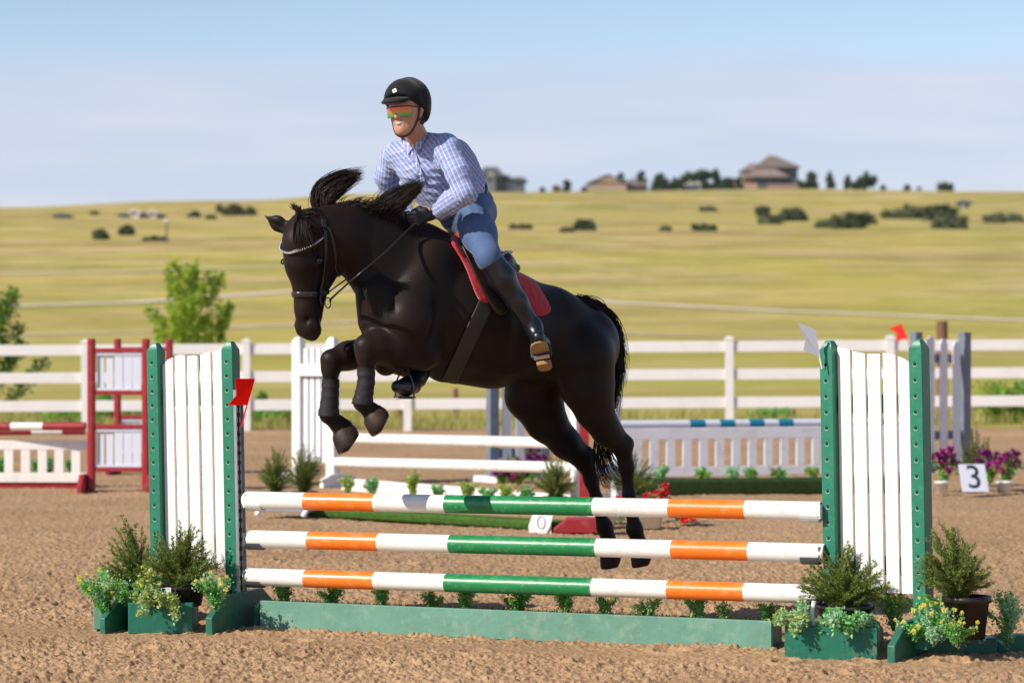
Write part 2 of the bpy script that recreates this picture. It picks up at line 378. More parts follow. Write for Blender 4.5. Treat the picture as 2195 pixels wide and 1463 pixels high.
# farm tracks worn across the meadow
mt = mat('pale track', (.70, .60, .43), .95, .25, .6, .1)
def track(pts, wd, off=.02, mt=mt):
    P = []
    for (x0, y0), (x1, y1) in zip(pts[:-1], pts[1:]):
        for t in np.linspace(0, 1, 14, endpoint=False): P.append(onland(x0+(x1-x0)*t, y0+(y1-y0)*t))
    P.append(onland(*pts[-1])); P = np.array(P)
    T = np.gradient(P[:, :2], axis=0); T /= np.linalg.norm(T, axis=1)[:, None]; Nn = np.stack([-T[:, 1], T[:, 0]], -1)
    rows = []
    for o in (-1, -.33, .33, 1):
        q = P[:, :2]+Nn*o*wd/2; rows.append(np.column_stack([q, land(q[:, 0], q[:, 1])+off]))
    A = np.stack(rows, 1); tag(grid_mesh('path', A[..., 0], A[..., 1], A[..., 2], mt), kind='structure')
track([(-260, 668), (0, 657), (300, 647), (600, 626), (900, 610)], 1.9)
track([(1150, 632), (1260, 645), (1600, 663), (2195, 687), (2500, 698)], 1.7)
track([(-200, 722), (60, 718), (300, 712), (760, 690), (1000, 684)], .8)
track([(1200, 700), (1340, 715), (1500, 722), (1800, 730)], .6)
track([(-200, 590), (200, 584), (600, 570), (1200, 566)], 2.4, .02, mat('faint track', (.56, .47, .25), .95))

# rank grass and weeds at the foot of the fence
def blades(P, hmin, hmax, wd, lean, seed):
    r = np.random.RandomState(seed); n_ = len(P); h = r.uniform(hmin, hmax, n_); a = r.uniform(0, 6.28, n_); ln = r.uniform(0, lean, n_)*h
    d = np.stack([np.cos(a), np.sin(a), np.zeros(n_)], -1); b_ = r.uniform(0, 6.28, n_); q = np.stack([np.cos(b_), np.sin(b_), np.zeros(n_)], -1)*wd
    up = np.array((0, 0, 1.)); m1 = P+d*ln[:, None]*.35+up*h[:, None]*.55; tp = P+d*ln[:, None]+up*h[:, None]
    V = np.stack([P-q, P+q, m1+q*.7, m1-q*.7, tp], 1).reshape(-1, 3); i = np.arange(n_)[:, None]*5
    f4 = (i+np.array([[0, 1, 2, 3]])); f3 = (i+np.array([[3, 2, 4, 4]]))
    return V, f4, f3[:, :3]
V, f4, f3 = [], [], []
r = np.random.RandomState(3); nn = 26000
gy = 45.3+r.rand(nn)**1.6*9; gx = r.uniform(-.21, .21, nn)*gy; dn = fbm(gx*.5, gy*.5, 3, 31); k_ = dn > r.uniform(.42, .95, nn)
P = np.column_stack([gx, gy, land(gx, gy)])[k_]
V, f4, f3 = blades(P, .06, .34, .011, .7, 4)
tag(mesh('grass', V, [tuple(q) for q in f4]+[tuple(q) for q in f3], mat('rank grass', (.30, .34, .08), .8, 0, .8, .1, col2=(.50, .42, .17), trans=.35), origin=(0, 0, 0)), 'rank green grass growing along the foot of the back fence', None, None, 'stuff')
# ------------------------------------------------------------------ materials of the jumps
GREEN = mat('green paint', (.016, .195, .115), .42, .15, 3, .5, .12, 60, dirt=((.08, .30, .20), .3, 26))
GREENL = mat('dusty green paint', (.15, .325, .24), .65, .2, 4, .3, .3, 30, dirt=((.30, .40, .30), .55, 9))
GREEND = mat('green foot paint', (.025, .16, .105), .5, .3, 3, .4, .3, 30, dirt=((.14, .17, .11), .5, 7))
WHITE = mat('white paint', (.86, .84, .80), .45, .05, 3, .4, .12, 25, stretch=(1, 1, .25), dirt=((.60, .55, .46), .35, 9))
WHITEP = mat('white pole paint', (.87, .85, .80), .33, .05, 5, .5, .08, 30, dirt=((.55, .47, .36), .45, 11))
GREENP = mat('green pole paint', (.012, .25, .075), .34, .2, 6, .6, .08, 50, dirt=((.30, .42, .22), .35, 30))
ORANGE = mat('orange pole paint', (.92, .20, .015), .34, .1, 4, .6, .05, 50, dirt=((.95, .38, .14), .4, 14))
GAPD = mat('hole shade', (.012, .03, .02), .9)  # dark colour stands for the shade inside peg holes and keyholes
RIM = mat('lit hole lip', (.22, .45, .34), .6)  # light on the lower lip of each hole, painted as a pale crescent
STEEL = mat('galvanised steel', (.42, .42, .43), .45, .25, 20, metal=.7)
GREYP = mat('grey plastic', (.10, .10, .11), .5)
WHITEC = mat('white plastic', (.8, .8, .78), .35)
REDF = mat('red flag plastic', (1, .016, .010), .35, trans=.6)
RED = mat('dark red paint', (.36, .022, .03), .5, .2, 4, .4, .2, 30, dirt=((.30, .12, .09), .5, 10))
LILAC = mat('lilac and shade tinted white paint', (.80, .80, .86), .5, .08, 3, dirt=((.5, .46, .42), .4, 8))  # lilac slats, and white parts with the bluish tint of shade put in
SLATE = mat('slate grey paint', (.17, .20, .26), .5, .2, 4, dirt=((.3, .3, .3), .4, 12))
TEAL = mat('teal pole paint', (.008, .22, .36), .35, .1, 5)
TURF = mat('green turf', (.075, .16, .03), .95, .4, 30, .1, .8, 60)
TURFD = mat('dark turf', (.035, .065, .02), .95, .4, 30, .1, .8, 60)
SKYB = mat('light blue paint', (.2, .5, .95), .5)
# ------------------------------------------------------------------ the frame of reference of the jump in front
JO = np.array((-1.417, 14.36, 0)); JD = np.array((2.911, -1.176, 0)); JD /= np.linalg.norm(JD)
JN = np.array((JD[1], -JD[0], 0)); UZ = np.array((0, 0, 1.))     # JN points to the camera side
def J(u, w, z): return JO+JD*u+JN*w+UZ*z
JAX = (JD, JN, UZ)
def upx(px, w=0.):      # place along the jump whose picture x is px
    k = (px-CX)/F; return (k*(JO[1]+JN[1]*w)-JO[0]-JN[0]*w)/(JD[0]-k*JD[1])
def hexpoly(c, r, ax, n=10): return [c+ax[0]*r*math.cos(6.2832*i/n)+ax[1]*r*math.sin(6.2832*i/n) for i in range(n)]

def post(root, u, w, z0, z1, hw, holes=True, fr=(JO, JD, JN), m=GREEN, hs=.0762, hz=None, cap=True, name='post', hd=None):
    O, D_, Nn = fr; p = lambda a, b, c: O+D_*a+Nn*b+UZ*c; hd = hd or hw
    b = MB(); zc = z1-.045 if cap else z1
    c = [p(u+i*hw, w+j*hd, z) for z in (z0, zc) for i, j in ((-1, -1), (1, -1), (1, 1), (-1, 1))]
    if cap: c += [p(u+i*hw*.42, w+j*hd*.42, z1) for i, j in ((-1, -1), (1, -1), (1, 1), (-1, 1))]
    f = [(3, 2, 1, 0)]; k = 2 if cap else 1
    for q in range(k): f += [(q*4+i, q*4+(i+1) % 4, q*4+4+(i+1) % 4, q*4+4+i) for i in range(4)]
    f.append(tuple(k*4+i for i in range(4))); b.add(c, f, 0)
    o = b.build(name, [m], root, bevel=.004)
    if holes:
        z = hz if hz else z1-.095; me = None
        while z > z0+.1:
            c0 = p(u-.002, w+hd+.0012, z)
            if me is None:
                hb = MB(); hb.prism(hexpoly(c0+UZ*-.003, .0115, (D_, UZ)), Nn*.0004, 1); hb.prism(hexpoly(c0+Nn*.0006, .0092, (D_, UZ)), Nn*.0006, 0)  # flat discs: painted shade of the bore above a painted lit crescent
                h_ = hb.build('peg_hole', [GAPD, RIM], o); me = h_.data; zf = z
            else: h_ = bpy.data.objects.new('peg_hole', me); COL.objects.link(h_); h_.parent = o; h_.location = (0, 0, z-zf)
            z -= hs
    return o
def foot(root, u, w0, w1, th, h, m=GREEND, z=0, fr=(JO, JD, JN), slope=.16, name='foot', fl=.07):
    O, D_, Nn = fr; p = lambda a, b, c: O+D_*a+Nn*b+UZ*c; b = MB()
    poly = [p(u-th/2, w0, z-.02), p(u-th/2, w1, z-.02), p(u-th/2, w1, z+fl), p(u-th/2, w1-slope, z+h), p(u-th/2, w0+slope, z+h), p(u-th/2, w0, z+fl)]
    b.prism(poly, D_*th); return b.build(name, [m], root, bevel=.006)
def wing(label, uo, ui, tops, fr, hd, zt):
    O, D_, Nn = fr; J = lambda u, w, z: O+D_*u+Nn*w+UZ*z; JN = Nn; JAX = (D_, Nn, UZ)
    root = empty('jump_standard', J((uo+ui)/2, 0, 0), label, 'jump standard', 'green and white standards of the jump')
    post(root, uo, 0, .03, zt, .034, hd=hd, hz=1.390, fr=fr); post(root, ui, 0, .03, zt, .034, hd=hd, hz=1.390, fr=fr)
    a, b_ = (uo, ui) if uo < ui else (ui, uo)
    g = (b_-a-.068); n = 5; w_ = g/n-.012
    for i in range(n):
        u0 = a+.034+g*i/n+.006; b = MB(); T = tops[i]
        prof = [(u0, .29), (u0+w_, .29), (u0+w_, T[2]), (u0+w_*.5, T[1]), (u0, T[0])]
        dz = (i*37 % 5-2)*.003
        b.prism([J(x, -.012+dz*.4, z) for x, z in prof], JN*.019)
        b.build('plank', [WHITE], root, bevel=.003)
    for z in (1.20, .42): b = MB(); b.box(J((a+b_)/2, -.034, z), ((b_-a)/2-.036, .016, .045), JAX); b.build('crossbar', [GREEN], root, bevel=.003)
    return root
# standards
def _t(z0, z1, n=5): return z0
left = wing('green standard with white planks left of the rider, red flag on its post', upx(345), upx(505),
            [(1.375, 1.405, 1.418), (1.422, 1.432, 1.425), (1.422, 1.426, 1.421), (1.428, 1.438, 1.442), (1.440, 1.450, 1.462)], (JO, JD, JN), .043, 1.497)
foot(left, upx(345)-.054, -.45, .52, .035, .15); foot(left, upx(505)+.056, -.34, .40, .042, .17)
RA = rad(31); RD = np.array((math.cos(RA), -math.sin(RA), 0)); RN = np.array((RD[1], -RD[0], 0)); RO = J(upx(1785), 0, 0); RF = (RO, RD, RN)
_k = (1976-CX)/F; RW = (_k*RO[1]-RO[0])/(RD[0]-_k*RD[1])
right = wing('green standard with white planks on the right, pale flag at its top', RW, 0,
             [(1.478, 1.470, 1.462), (1.455, 1.448, 1.442), (1.441, 1.441, 1.441), (1.445, 1.440, 1.432), (1.428, 1.415, 1.392)], RF, .050, 1.508)
foot(right, .056, -.42, .16, .042, .17, fr=RF); foot(right, RW-.056, -.42, .27, .042, .17, fr=RF)
left.rotation_euler = (0, rad(-1.1), 0); right.rotation_euler = (0, rad(-1.0), 0); right.location.x += .012
# keyhole track on the inner face of each inner post
for root, u, sg in ((left, upx(505)+.034, 1),):
    b = MB(); b.box(J(u+sg*.0035, .0, .69), (.003, .040, .55), JAX, 0)
    for e in (-1, 1): b.box(J(u+sg*.008, e*.040, .69), (.008, .003, .55), JAX, 0)
    z = .18
    while z < 1.22:
        b.add([J(u+sg*.0078, math.cos(t)*.017, z+.012+math.sin(t)*.016) for t in np.linspace(0, 6.28, 10, endpoint=False)], [tuple(range(10))], 1)  # flat dark shape painted as the shaded keyhole
        b.box(J(u+sg*.0078, 0, z-.014), (.0006, .006, .016), JAX, 1); z += .0508
    o = b.build('keyhole_track', [STEEL, GAPD], root)
# poles
BAND = [('w', None), ('o', 655), ('w', 805), ('g', 957), ('w', 1275), ('o', 1435), ('w', 1598)]
def pole(label, pxs, z, w, r=.0465):
    us = [upx(p) for p in pxs]; root = empty('jump_pole', J((us[0]+us[-1])/2, w, z-r), label, 'jump pole', 'striped poles of the front jump')
    M = {'w': WHITEP, 'o': ORANGE, 'g': GREENP}; z0, z1 = z
    return root
def make_pole(label, pxs, zl, zr, w, r=.0465):
    us = [upx(p, w) for p in pxs]; L0 = us[-1]-us[0]
    mid = J((us[0]+us[-1])/2, w, (zl+zr)/2-r)
    root = empty('jump_pole', mid, label, 'jump pole', 'striped poles of the front jump')
    cols = ['w', 'o', 'w', 'g', 'w', 'o', 'w']; nm = {'w': 'white_band', 'o': 'orange_band', 'g': 'green_band'}
    M = {'w': WHITEP, 'o': ORANGE, 'g': GREENP}
    zf = lambda u: zl+(zr-zl)*(u-us[0])/L0
    for i, c in enumerate(cols):
        b = MB(); u0, u1 = us[i], us[i+1]; rr = r+(.0004 if c != 'w' else 0)
        if i == 0: pts = [u0, u0+.012, u0+.03, u0+.04, u1]; rs = [r*.72, r*.93, r, r, r]
        elif i == 6: pts = [u0, u1-.012, u1-.006, u1]; rs = [r, r, r, r*.95]
        else: pts = [u0, u1]; rs = [rr, rr]
        P_ = [J(u, w, zf(u)) for u in pts]
        b.tube(P_, rs, 32, 0, caps=True)
        if i == 6:
            e = J(u1+.001, w, zf(u1)); b.add(hexpoly(e, r*.93, (JN, UZ), 20), [tuple(range(20))], 1)
        o = b.build(nm[c], [M[c], mat('bare pole end', (.32, .22, .12), .8, .3, 20)], root)
        for p in o.data.polygons: p.use_smooth = len(p.vertices) == 4
    return root
make_pole('top pole of the front jump, orange, white and green, under the horse', [523, 655, 805, 957, 1274, 1436, 1599, 1760], .662, .678, .045)
make_pole('middle pole of the front jump, striped orange, white and green', [531, 663, 813, 966, 1280, 1442, 1606, 1768], .458, .474, .045)
make_pole('lowest striped pole of the front jump, just above the long green board', [526, 656, 805, 957, 1271, 1433, 1597, 1758], .258, .274, .045)
# cups
def cup(label, u, z, sg, m):
    root = empty('jump_cup', J(u, .045, z-.06), label, 'pole cup', 'cups holding the striped poles')
    b = MB(); b.box(J(u-sg*.02, .045, z-.002), (.006, .045, .035), JAX); b.build('back_plate', [m], root, bevel=.002)
    b = MB(); n = 9
    for i in range(n):
        a0 = math.pi*(1.12+.76*i/n); a1 = math.pi*(1.12+.76*(i+1)/n); c = J(u+sg*.03, .045, z)
        q = [c-JD*sg*.045+JN*math.cos(a)*rr+UZ*math.sin(a)*rr for a, rr in ((a0, .051), (a1, .051), (a1, .057), (a0, .057))]
        b.prism(q, JD*sg*.09)
    b.build('cradle', [m], root); return root
for zl, zr, m_, nm in ((.662, .678, WHITEC, 'white'), (.458, .474, GREYP, 'grey'), (.258, .274, GREYP, 'grey')):
    k = {'.66': 'top', '.45': 'middle', '.25': 'lowest'}['%.2f' % zl if 0 else ('.66' if zl > .6 else '.45' if zl > .4 else '.25')]
    cup('%s plastic cup under the left end of the %s striped pole' % (nm, k), upx(540, .045)-.005, zl, 1, m_)
    cup('%s plastic cup under the right end of the %s striped pole' % (nm, k), upx(1752, .045)+.0, zr, -1, m_)
# ground board and the trough behind it
g = empty('ground_box', J(1.5, 0, 0), 'long dusty green board box lying under the striped poles', 'ground box')
b = MB(); b.box(J(1.52, .05, .062), (1.40, .014, .074), JAX); o = b.build('front_board', [GREENL], g, bevel=.004)
b = MB(); b.box(J(1.49, -.14, .052), (1.42, .014, .062), JAX)
for e in (-1, 1): b.box(J(1.49+e*1.405, -.045, .052), (.014, .08, .061), JAX)
b.build('back_board', [GREEND], g, bevel=.003)
b = MB(); b.box(J(1.49, -.045, .075), (1.388, .079, .03), JAX); o = b.build('turf_strip', [TURFD], g)
r = np.random.RandomState(8); n_ = 5200; uu = r.uniform(.1, 2.88, n_); ww = r.uniform(-.12, .033, n_)
P = np.array([J(a, c, .10) for a, c in zip(uu, ww)]); V, f4, f3 = blades(P, .018, .045, .0025, .5, 5)
mesh('turf_blades', V, [tuple(q) for q in f4]+[tuple(q) for q in f3], mat('turf blade', (.05, .095, .02), .8, trans=.2), g)['kind'] = 'stuff'

# ------------------------------------------------------------------ flags
def flag(label, stem, poly, m, ms, d=(0, .004, 0), group='swallow-tailed jump flags'):
    root = empty('jump_flag', stem[0], label, 'flag', group)
    b = MB(); b.tube(stem, .004, 8); b.build('stem', [ms], root, smooth=True)
    b = MB(); b.prism(poly, d); b.build('pennant', [m], root)
Yf = 14.16
flag('bright red swallow-tailed flag on the left green post', [at(518, 915, Yf+.02), at(526, 880, Yf+.02), at(545, 812, Yf)],
     [at(504, 811, Yf-.06), at(545, 811, Yf), at(529, 868, Yf), at(488, 868, Yf-.07), at(507, 846, Yf-.045)], REDF, REDF)
Yf = 13.085
flag('pale grey-white swallow-tailed flag leaning over the right green post', [at(1762, 790, Yf), at(1757, 766, Yf), at(1745, 706, Yf)],
     [at(1709, 690, Yf-.05), at(1748, 706, Yf-.01), at(1759, 766, Yf), at(1722, 750, Yf-.04), at(1727, 727, Yf-.035)],
     mat('white flag plastic', (.80, .80, .84), .4), WHITEC)

# ------------------------------------------------------------------ arena fence
FY = F/131.
fence = empty('arena_fence', (0, FY, 0), 'long white three-rail vinyl fence along the back of the arena', 'fence')
VINYL = mat('white vinyl', (.80, .78, .76), .4, .06, 1.0, dirt=((.6, .55, .48), .3, 3))
xs = [(p-CX)/131. for p in [-1880+345*i for i in range(19)]]
off = (184-CX)/131.-xs[6]; xs = [x+off for x in xs]
for x in xs:
    b = MB(); b.box((x, FY, .75), (.0635, .0635, .76)); b.box((x, FY, 1.525), (.072, .072, .018))
    b.add([(x-.072, FY-.072, 1.543), (x+.072, FY-.072, 1.543), (x+.072, FY+.072, 1.543), (x-.072, FY+.072, 1.543), (x, FY, 1.575)], [(0, 1, 4), (1, 2, 4), (2, 3, 4), (3, 0, 4)])
    b.build('post', [VINYL], fence)
for x0, x1 in zip(xs[:-1], xs[1:]):
    for z in (1.40, .945, .485):
        b = MB(); b.box(((x0+x1)/2, FY, z), ((x1-x0)/2-.066, .022, .088)); b.build('rail', [VINYL], fence, bevel=.004)
fence.rotation_euler = (0, rad(-.31), 0)
# weathered wooden posts of an old wire fence behind it
WOOD = mat('weathered brown wood', (.22, .10, .06), .9, .3, 8, bump=.4, bs=30, stretch=(1, 1, .2))
for i, (px, top, wd, lab) in enumerate([(2019, 688, 26, 'tall brown wooden post rising above the white fence on the right'), (854, 768, 17, 'short brown post behind the white fence under the horse chest'),
                         (976, 832, 12, 'brown post behind the white fence below the horse belly'), (540, 868, 16, 'brown stub behind the white fence beside the red flag'),
                         (1700, 876, 9, 'low brown stub behind the white fence near the right green post')]):
    s = 112; Yp = F/s; X = (px-CX)/s; zt = H-(top-CY)/s; z0 = float(land(X, Yp)); b = MB()
    b.tube([(X, Yp, z0-.1), (X+.01, Yp, (z0+zt)/2), (X, Yp, zt)], [wd/2/s, wd/2/s*.97, wd/2/s*.92], 14)
    tag(b.build('wooden_post', [WOOD], None, bevel=.01), lab, 'post', 'wooden posts behind the arena fence')

# ------------------------------------------------------------------ generic pieces for the jumps behind
def frame2(pa, sa, pb, sb):       # base line through two photo columns at scales sa, sb
    A = np.array(((pa-CX)/sa, F/sa, 0)); B = np.array(((pb-CX)/sb, F/sb, 0)); d = (B-A)/np.linalg.norm(B-A)
    return A, d, np.array((d[1], -d[0], 0)), np.linalg.norm(B-A)
def bx(root, name, fr, u, w, z, hu, hw, hz, m, bev=.005):
    O, d, n_ = fr[:3]; b = MB(); b.box(O+d*u+n_*w+UZ*z, (hu, hw, hz), (d, n_, UZ)); return b.build(name, [m], root, bevel=bev)
def pole2(label, p0, y0, r0, p1, y1, s0, s1, bands, group, mw):
    """bands: [(material, fraction end)]"""
    A = ats(p0, y0, s0); B = ats(p1, y1, s1); b0 = 0
    root = empty('jump_pole', (A+B)/2-UZ*r0, label, 'jump pole', group)
    for m_, e, nm in bands:
        b = MB(); b.tube([A+(B-A)*b0, A+(B-A)*e], r0+(.0004 if m_ is not mw else 0), 24); o = b.build(nm, [m_], root)
        for p in o.data.polygons: p.use_smooth = len(p.vertices) == 4
        b0 = e
    return root
# ---- red and white jump, far left
# front frame
def red_wing(label, pa, pb, s_a, s_b, th):
    fr = frame2(pa, s_a, pb, s_b); W_ = fr[3]
    root = empty('jump_standard', fr[0]+fr[1]*W_/2, label, 'jump standard', 'red and white standards on the left')
    zt = H+6.5/s_a
    for u, nm in ((0, 0), (W_, 1)):
        O, d, n_ = fr[:3]; b = MB(); b.box(O+d*u+UZ*(zt/2), (.038, .045, zt/2), (d, n_, UZ)); b.build('post', [RED], root, bevel=.02)
    for z in (zt-.12, .985, .645, .215): bx(root, 'crossbar', fr, W_/2, 0, z, W_/2-.04, .03, .022, RED)
    for z0, z1 in ((1.01, zt-.145), (.24, .62)):
        b = MB(); O, d, n_ = fr[:3]; n = 5; g_ = W_-.09
        for i in range(n):
            sw = g_/n; b.box(O+d*(.045+sw*(i+.5))+n_*(-.012 if i < 2 else 0)+UZ*(z0+z1)/2, (sw/2-(.012 if i < 2 else .004), .008, (z1-z0)/2), (d, n_, UZ))
        for e in (z0+.012, z1-.012): b.box(O+d*W_/2+n_*.012+UZ*e, (g_/2, .006, .012), (d, n_, UZ))
        b.build('white_panel', [mat('shade tinted white slats', (.66, .69, .78), .5)], root)  # white slats, the bluish grey of their shade put into the colour
    for u in (-.065, W_+.065): foot(root, u, -.26, .26, .05, .17, RED, fr=fr[:3], slope=.10)
    return root
red_wing('red framed standard with two white slatted panels, in front, far left', 196, 313, 213, 213.3, 0)
red_wing('second red framed standard, partly hidden behind the first one', 252, 363, 189, 189.2, 0)
fr = frame2(-190, 207, 188, 207.4); W_ = fr[3]
g = empty('jump_gate', fr[0]+fr[1]*W_/2, 'white picket gate over a red board at the far left edge', 'gate panel')
for z, h_ in ((.40, .048), (.095, .05)): bx(g, 'rail', fr, W_/2, 0, z+(.03 if z > .3 else .0), W_/2, .016, h_, WHITE)
g_ = 0
for px in [-175+36*i for i in range(10)]+[]:
    x = px+15; bx(g, 'picket', fr, (x+190)/379*W_, .0, .265, .047, .013, .118, WHITE, .003)
bx(g, 'ground_board', fr, W_/2, -.03, .015, W_/2, .02, .05, RED)
pole2('red and white pole hanging over the picket gate, far left', -260, 914, .042, 183, 913, 206, 209, [(WHITEP, .25, 'white_band'), (RED, .645, 'red_band'), (WHITEP, .80, 'white_band'), (RED, 1, 'red_band')], 'red and white poles on the left', WHITEP)
pole2('rear red pole with a white stripe behind the picket gate, far left', -260, 926, .042, 183, 923, 190, 190, [(RED, .74, 'red_band'), (WHITEP, .89, 'white_band'), (RED, 1, 'red_band')], 'red and white poles on the left', WHITEP)

# ---- white jump in the middle
fr = frame2(640, 203, 713, 208); O, d, n_ = fr[:3]; W_ = fr[3]
# turn it so that the lit side of the posts shows narrow and bright, the front in shade
ang = rad(-33); d = np.array((math.cos(ang), math.sin(ang), 0)); n_ = np.array((d[1], -d[0], 0)); k0 = (713-CX)/F
W_ = ((k0*O[1])-O[0])/(d[0]-k0*d[1]); fr = (O, d, n_, W_)
g = empty('jump_standard', O+d*W_/2, 'tall white standard with narrow pale slats left of the horse front legs', 'jump standard', 'standards of the white jump')
for u in (0, W_): post(g, u, 0, .02, 1.545, .052, False, fr[:3], WHITE)
for i in range(4): bx(g, 'slat', fr, .06+(W_-.12)*(i+.5)/4, -.0, .83, (W_-.12)/8-.010, .010, .60, LILAC, .002)
bx(g, 'back_board', fr, W_/2, -.03, .83, W_/2-.055, .006, .59, mat('dark green stripes', (.05, .16, .12), .6))
bx(g, 'crossbar', fr, W_/2, .04, 1.20, W_/2-.02, .02, .062, WHITE); foot(g, -.08, -.3, .3, .05, .12, WHITE, fr=fr[:3]); foot(g, W_+.08, -.3, .3, .05, .12, WHITE, fr=fr[:3])
wl = [(WHITEP, 1, 'shaft')]
for lab, ya, yb in (('upper', 938, 950), ('middle', 990, 1002)):
    pole2(lab+' plain white pole of the jump behind the horse', 722, ya, .052, 1236, yb, 208, 238, wl, 'plain white poles of the jump behind', WHITEP)
fr = frame2(735, 210, 1225, 236); W_ = fr[3]
g = empty('ground_board', fr[0]+fr[1]*W_/2, 'white board lying under the plain white poles', 'board'); bx(g, 'face', fr, W_/2, 0, .045, W_/2, .02, .062, WHITE); bx(g, 'base', fr, W_/2, -.08, .02, W_/2, .055, .03, LILAC)
# right standard of the white jump with its red block
fr = frame2(1234, 240, 1320, 236); W_ = fr[3]
g = empty('jump_standard', fr[0]+fr[1]*W_/2, 'white standard seen between and right of the hind legs', 'jump standard', 'standards of the white jump')
post(g, 0, 0, .02, H-(868-CY)/240, .034, False, fr[:3], WHITE); post(g, W_, 0, .02, 1.50, .034, False, fr[:3], LILAC)  # outer post is white too, its shade put in as lilac
bx(g, 'crossbar', fr, W_/2, 0, .35, W_/2-.035, .02, .05, LILAC); foot(g, W_, -.3, .3, .05, .12, LILAC, fr=fr[:3])
fr = frame2(1252, 248, 1300, 248)
g = empty('wall_block', fr[0], 'red painted post on a red block below the hind legs', 'jump block')
bx(g, 'post', fr, 0, .0, .42, .042, .03, .42, RED); b = MB(); O, d, n_ = fr[:3]
b.prism([O+d*-.04+n_*.031+UZ*.84, O+d*.04+n_*.031+UZ*.84, O+d*-.04+n_*.031+UZ*1.02], n_*-.03); b.build('blue_corner', [SKYB], g)
fr = frame2(1195, 272, 1300, 272); O, d, n_ = fr[:3]; b = MB()
b.prism([O+d*a_+n_*.12+UZ*z for a_, z in ((-.03, .0), (-.03, .03), (.08, .11), (.42, .11), (.42, .0))], n_*-.26); b.build('block', [RED], g, bevel=.006)
# number 0 card
def card(label, cx, cy, s, w_, h_, txt, lean, m_, size, col=(.03, .035, .04), yaw=0., tilt=0., shape=None):
    base = ats(cx, cy, s); root = empty('number_sign', (base[0], base[1], 0), label, 'number sign', 'number signs at the jumps')
    d = np.array((math.cos(yaw), math.sin(yaw), 0)); up = np.array((-math.sin(tilt)*d[0], -math.sin(tilt)*d[1], math.cos(tilt))); up = up+np.array((0, lean, 0)); up /= np.linalg.norm(up)
    nn = np.cross(d, up); b = MB()
    if shape: b.prism([base+d*x*w_+up*z*h_*1.2-nn*.006 for x, z in shape], nn*.012)
    else: b.box(base, (w_/2, .006, h_/2), (d, -nn, up))
    b.build('board', [m_], root, bevel=.003)
    b = MB(); b.box(base-nn*.05-up*.02, (w_/2*.8, .04, h_/2*.8), (d, -nn, up)); b.build('prop', [SLATE if txt == '3' else WHITE], root)
    cu = bpy.data.curves.new('digit', 'FONT'); cu.body = txt; cu.size = size; cu.offset = -.006 if txt == '0' else 0; cu.extrude = .002; cu.align_x = 'CENTER'; cu.align_y = 'CENTER'
    t = bpy.data.objects.new('digit', cu); COL.objects.link(t)
    dg = bpy.context.evaluated_depsgraph_get(); me = bpy.data.meshes.new_from_object(t.evaluated_get(dg)); bpy.data.objects.remove(t)
    v = np.array([q.co for q in me.vertices]); P_ = base+nn*.0085+np.outer(v[:, 0], d)+np.outer(v[:, 1], up)+np.outer(v[:, 2], nn)
    mesh('digit', P_, [tuple(p.vertices) for p in me.polygons], mat('digit '+txt, col, .5), root)
    return root
card('white angular card with a thin 0 beside the red block under the top pole', 1160, 1122, 272, .20, .15, '0', .5, WHITE, .17, (.1, .2, .18), 0.05, 0, shape=((-.5, -.1), (-.32, .5), (.5, .5), (.36, -.15), (.18, -.5), (-.46, -.42)))
card('white card with a black 3 standing before the purple flowers', 2087, 1024, 219, .265, .28, '3', .28, mat('white card', (.66, .68, .78), .5), .33, (.02, .03, .05), .12, .12)

# ---- grey and lilac jump, right
fr = frame2(1330, 199, 1950, 191); O, d, n_ = fr[:3]; W_ = fr[3]
def tilt_pickets(fr, W_): pass
g = empty('jump_gate', O+d*W_/2, 'white slotted gate tinted lilac as in shade behind the right half of the poles', 'gate panel')
bx(g, 'rail', fr, W_/2, 0, .50, W_/2, .02, .062, LILAC); bx(g, 'rail', fr, W_/2, 0, .085, W_/2, .02, .052, LILAC)
ns = 18
for i in range(ns+1):
    u = W_*i/ns; bx(g, 'picket', fr, min(max(u, .05), W_-.05), -.0, .288, .052, .02, .149, LILAC, .003)
    b = MB(); o_ = None
bl = [(WHITEP, .235, 'white_band')]
A_, B_ = 1180, 1950
def fz(p): return (p-A_)/(B_-A_)
bands = []; LP = mat('pale pole paint', (.72, .72, .80), .4, .05, 5)
for a_, b__ in ((1205, 1224), (1464, 1497), (1528, 1560), (1591, 1623), (1654, 1686), (1880, 1912)):
    bands += [(LP, fz(a_), 'white_band'), (TEAL, fz(b__), 'teal_band')]
bands.append((LP, 1, 'white_band'))
pole2('pale pole with teal bands above the lilac gate', A_, 912, .052, B_, 905, 198, 186, bands, 'poles of the grey jump', LP)
fr = frame2(1964, 184, 2068, 181); O, d, n_ = fr[:3]; W_ = fr[3]
g = empty('jump_standard', O+d*W_/2, 'slate grey standard with pale rounded slats right of the green one', 'jump standard', 'slate grey standards')
for u in (0, W_): bx(g, 'post', fr, u, 0, .81, .058, .05, .80, SLATE)
for i in range(3):
    u = W_*(i+.9)/3.75; b = MB(); p = lambda a, z: O+d*a+n_*.03+UZ*z; hw = .062
    zt = 1.56-.03*i; b.prism([p(u-hw, .1), p(u+hw, .1), p(u+hw, zt-.06), p(u+hw*.5, zt), p(u-hw*.5, zt), p(u-hw, zt-.06)], n_*.02); b.build('slat', [LILAC], g, bevel=.003)
for z in (1.30, .4): bx(g, 'crossbar', fr, W_/2, 0, z, W_/2-.06, .02, .05, SLATE)
bx(g, 'foot', fr, -.25, .2, .05, .55, .08, .055, SLATE)
fr = frame2(1056, 200, 1165, 198); O, d, n_ = fr[:3]; W_ = fr[3]
g = empty('jump_standard', O+d*W_/2, 'slate grey standard under the horse belly, seen above the white poles', 'jump standard', 'slate grey standards')
for u in (0, W_): bx(g, 'post', fr, u, 0, .80, .055, .05, .79, SLATE)
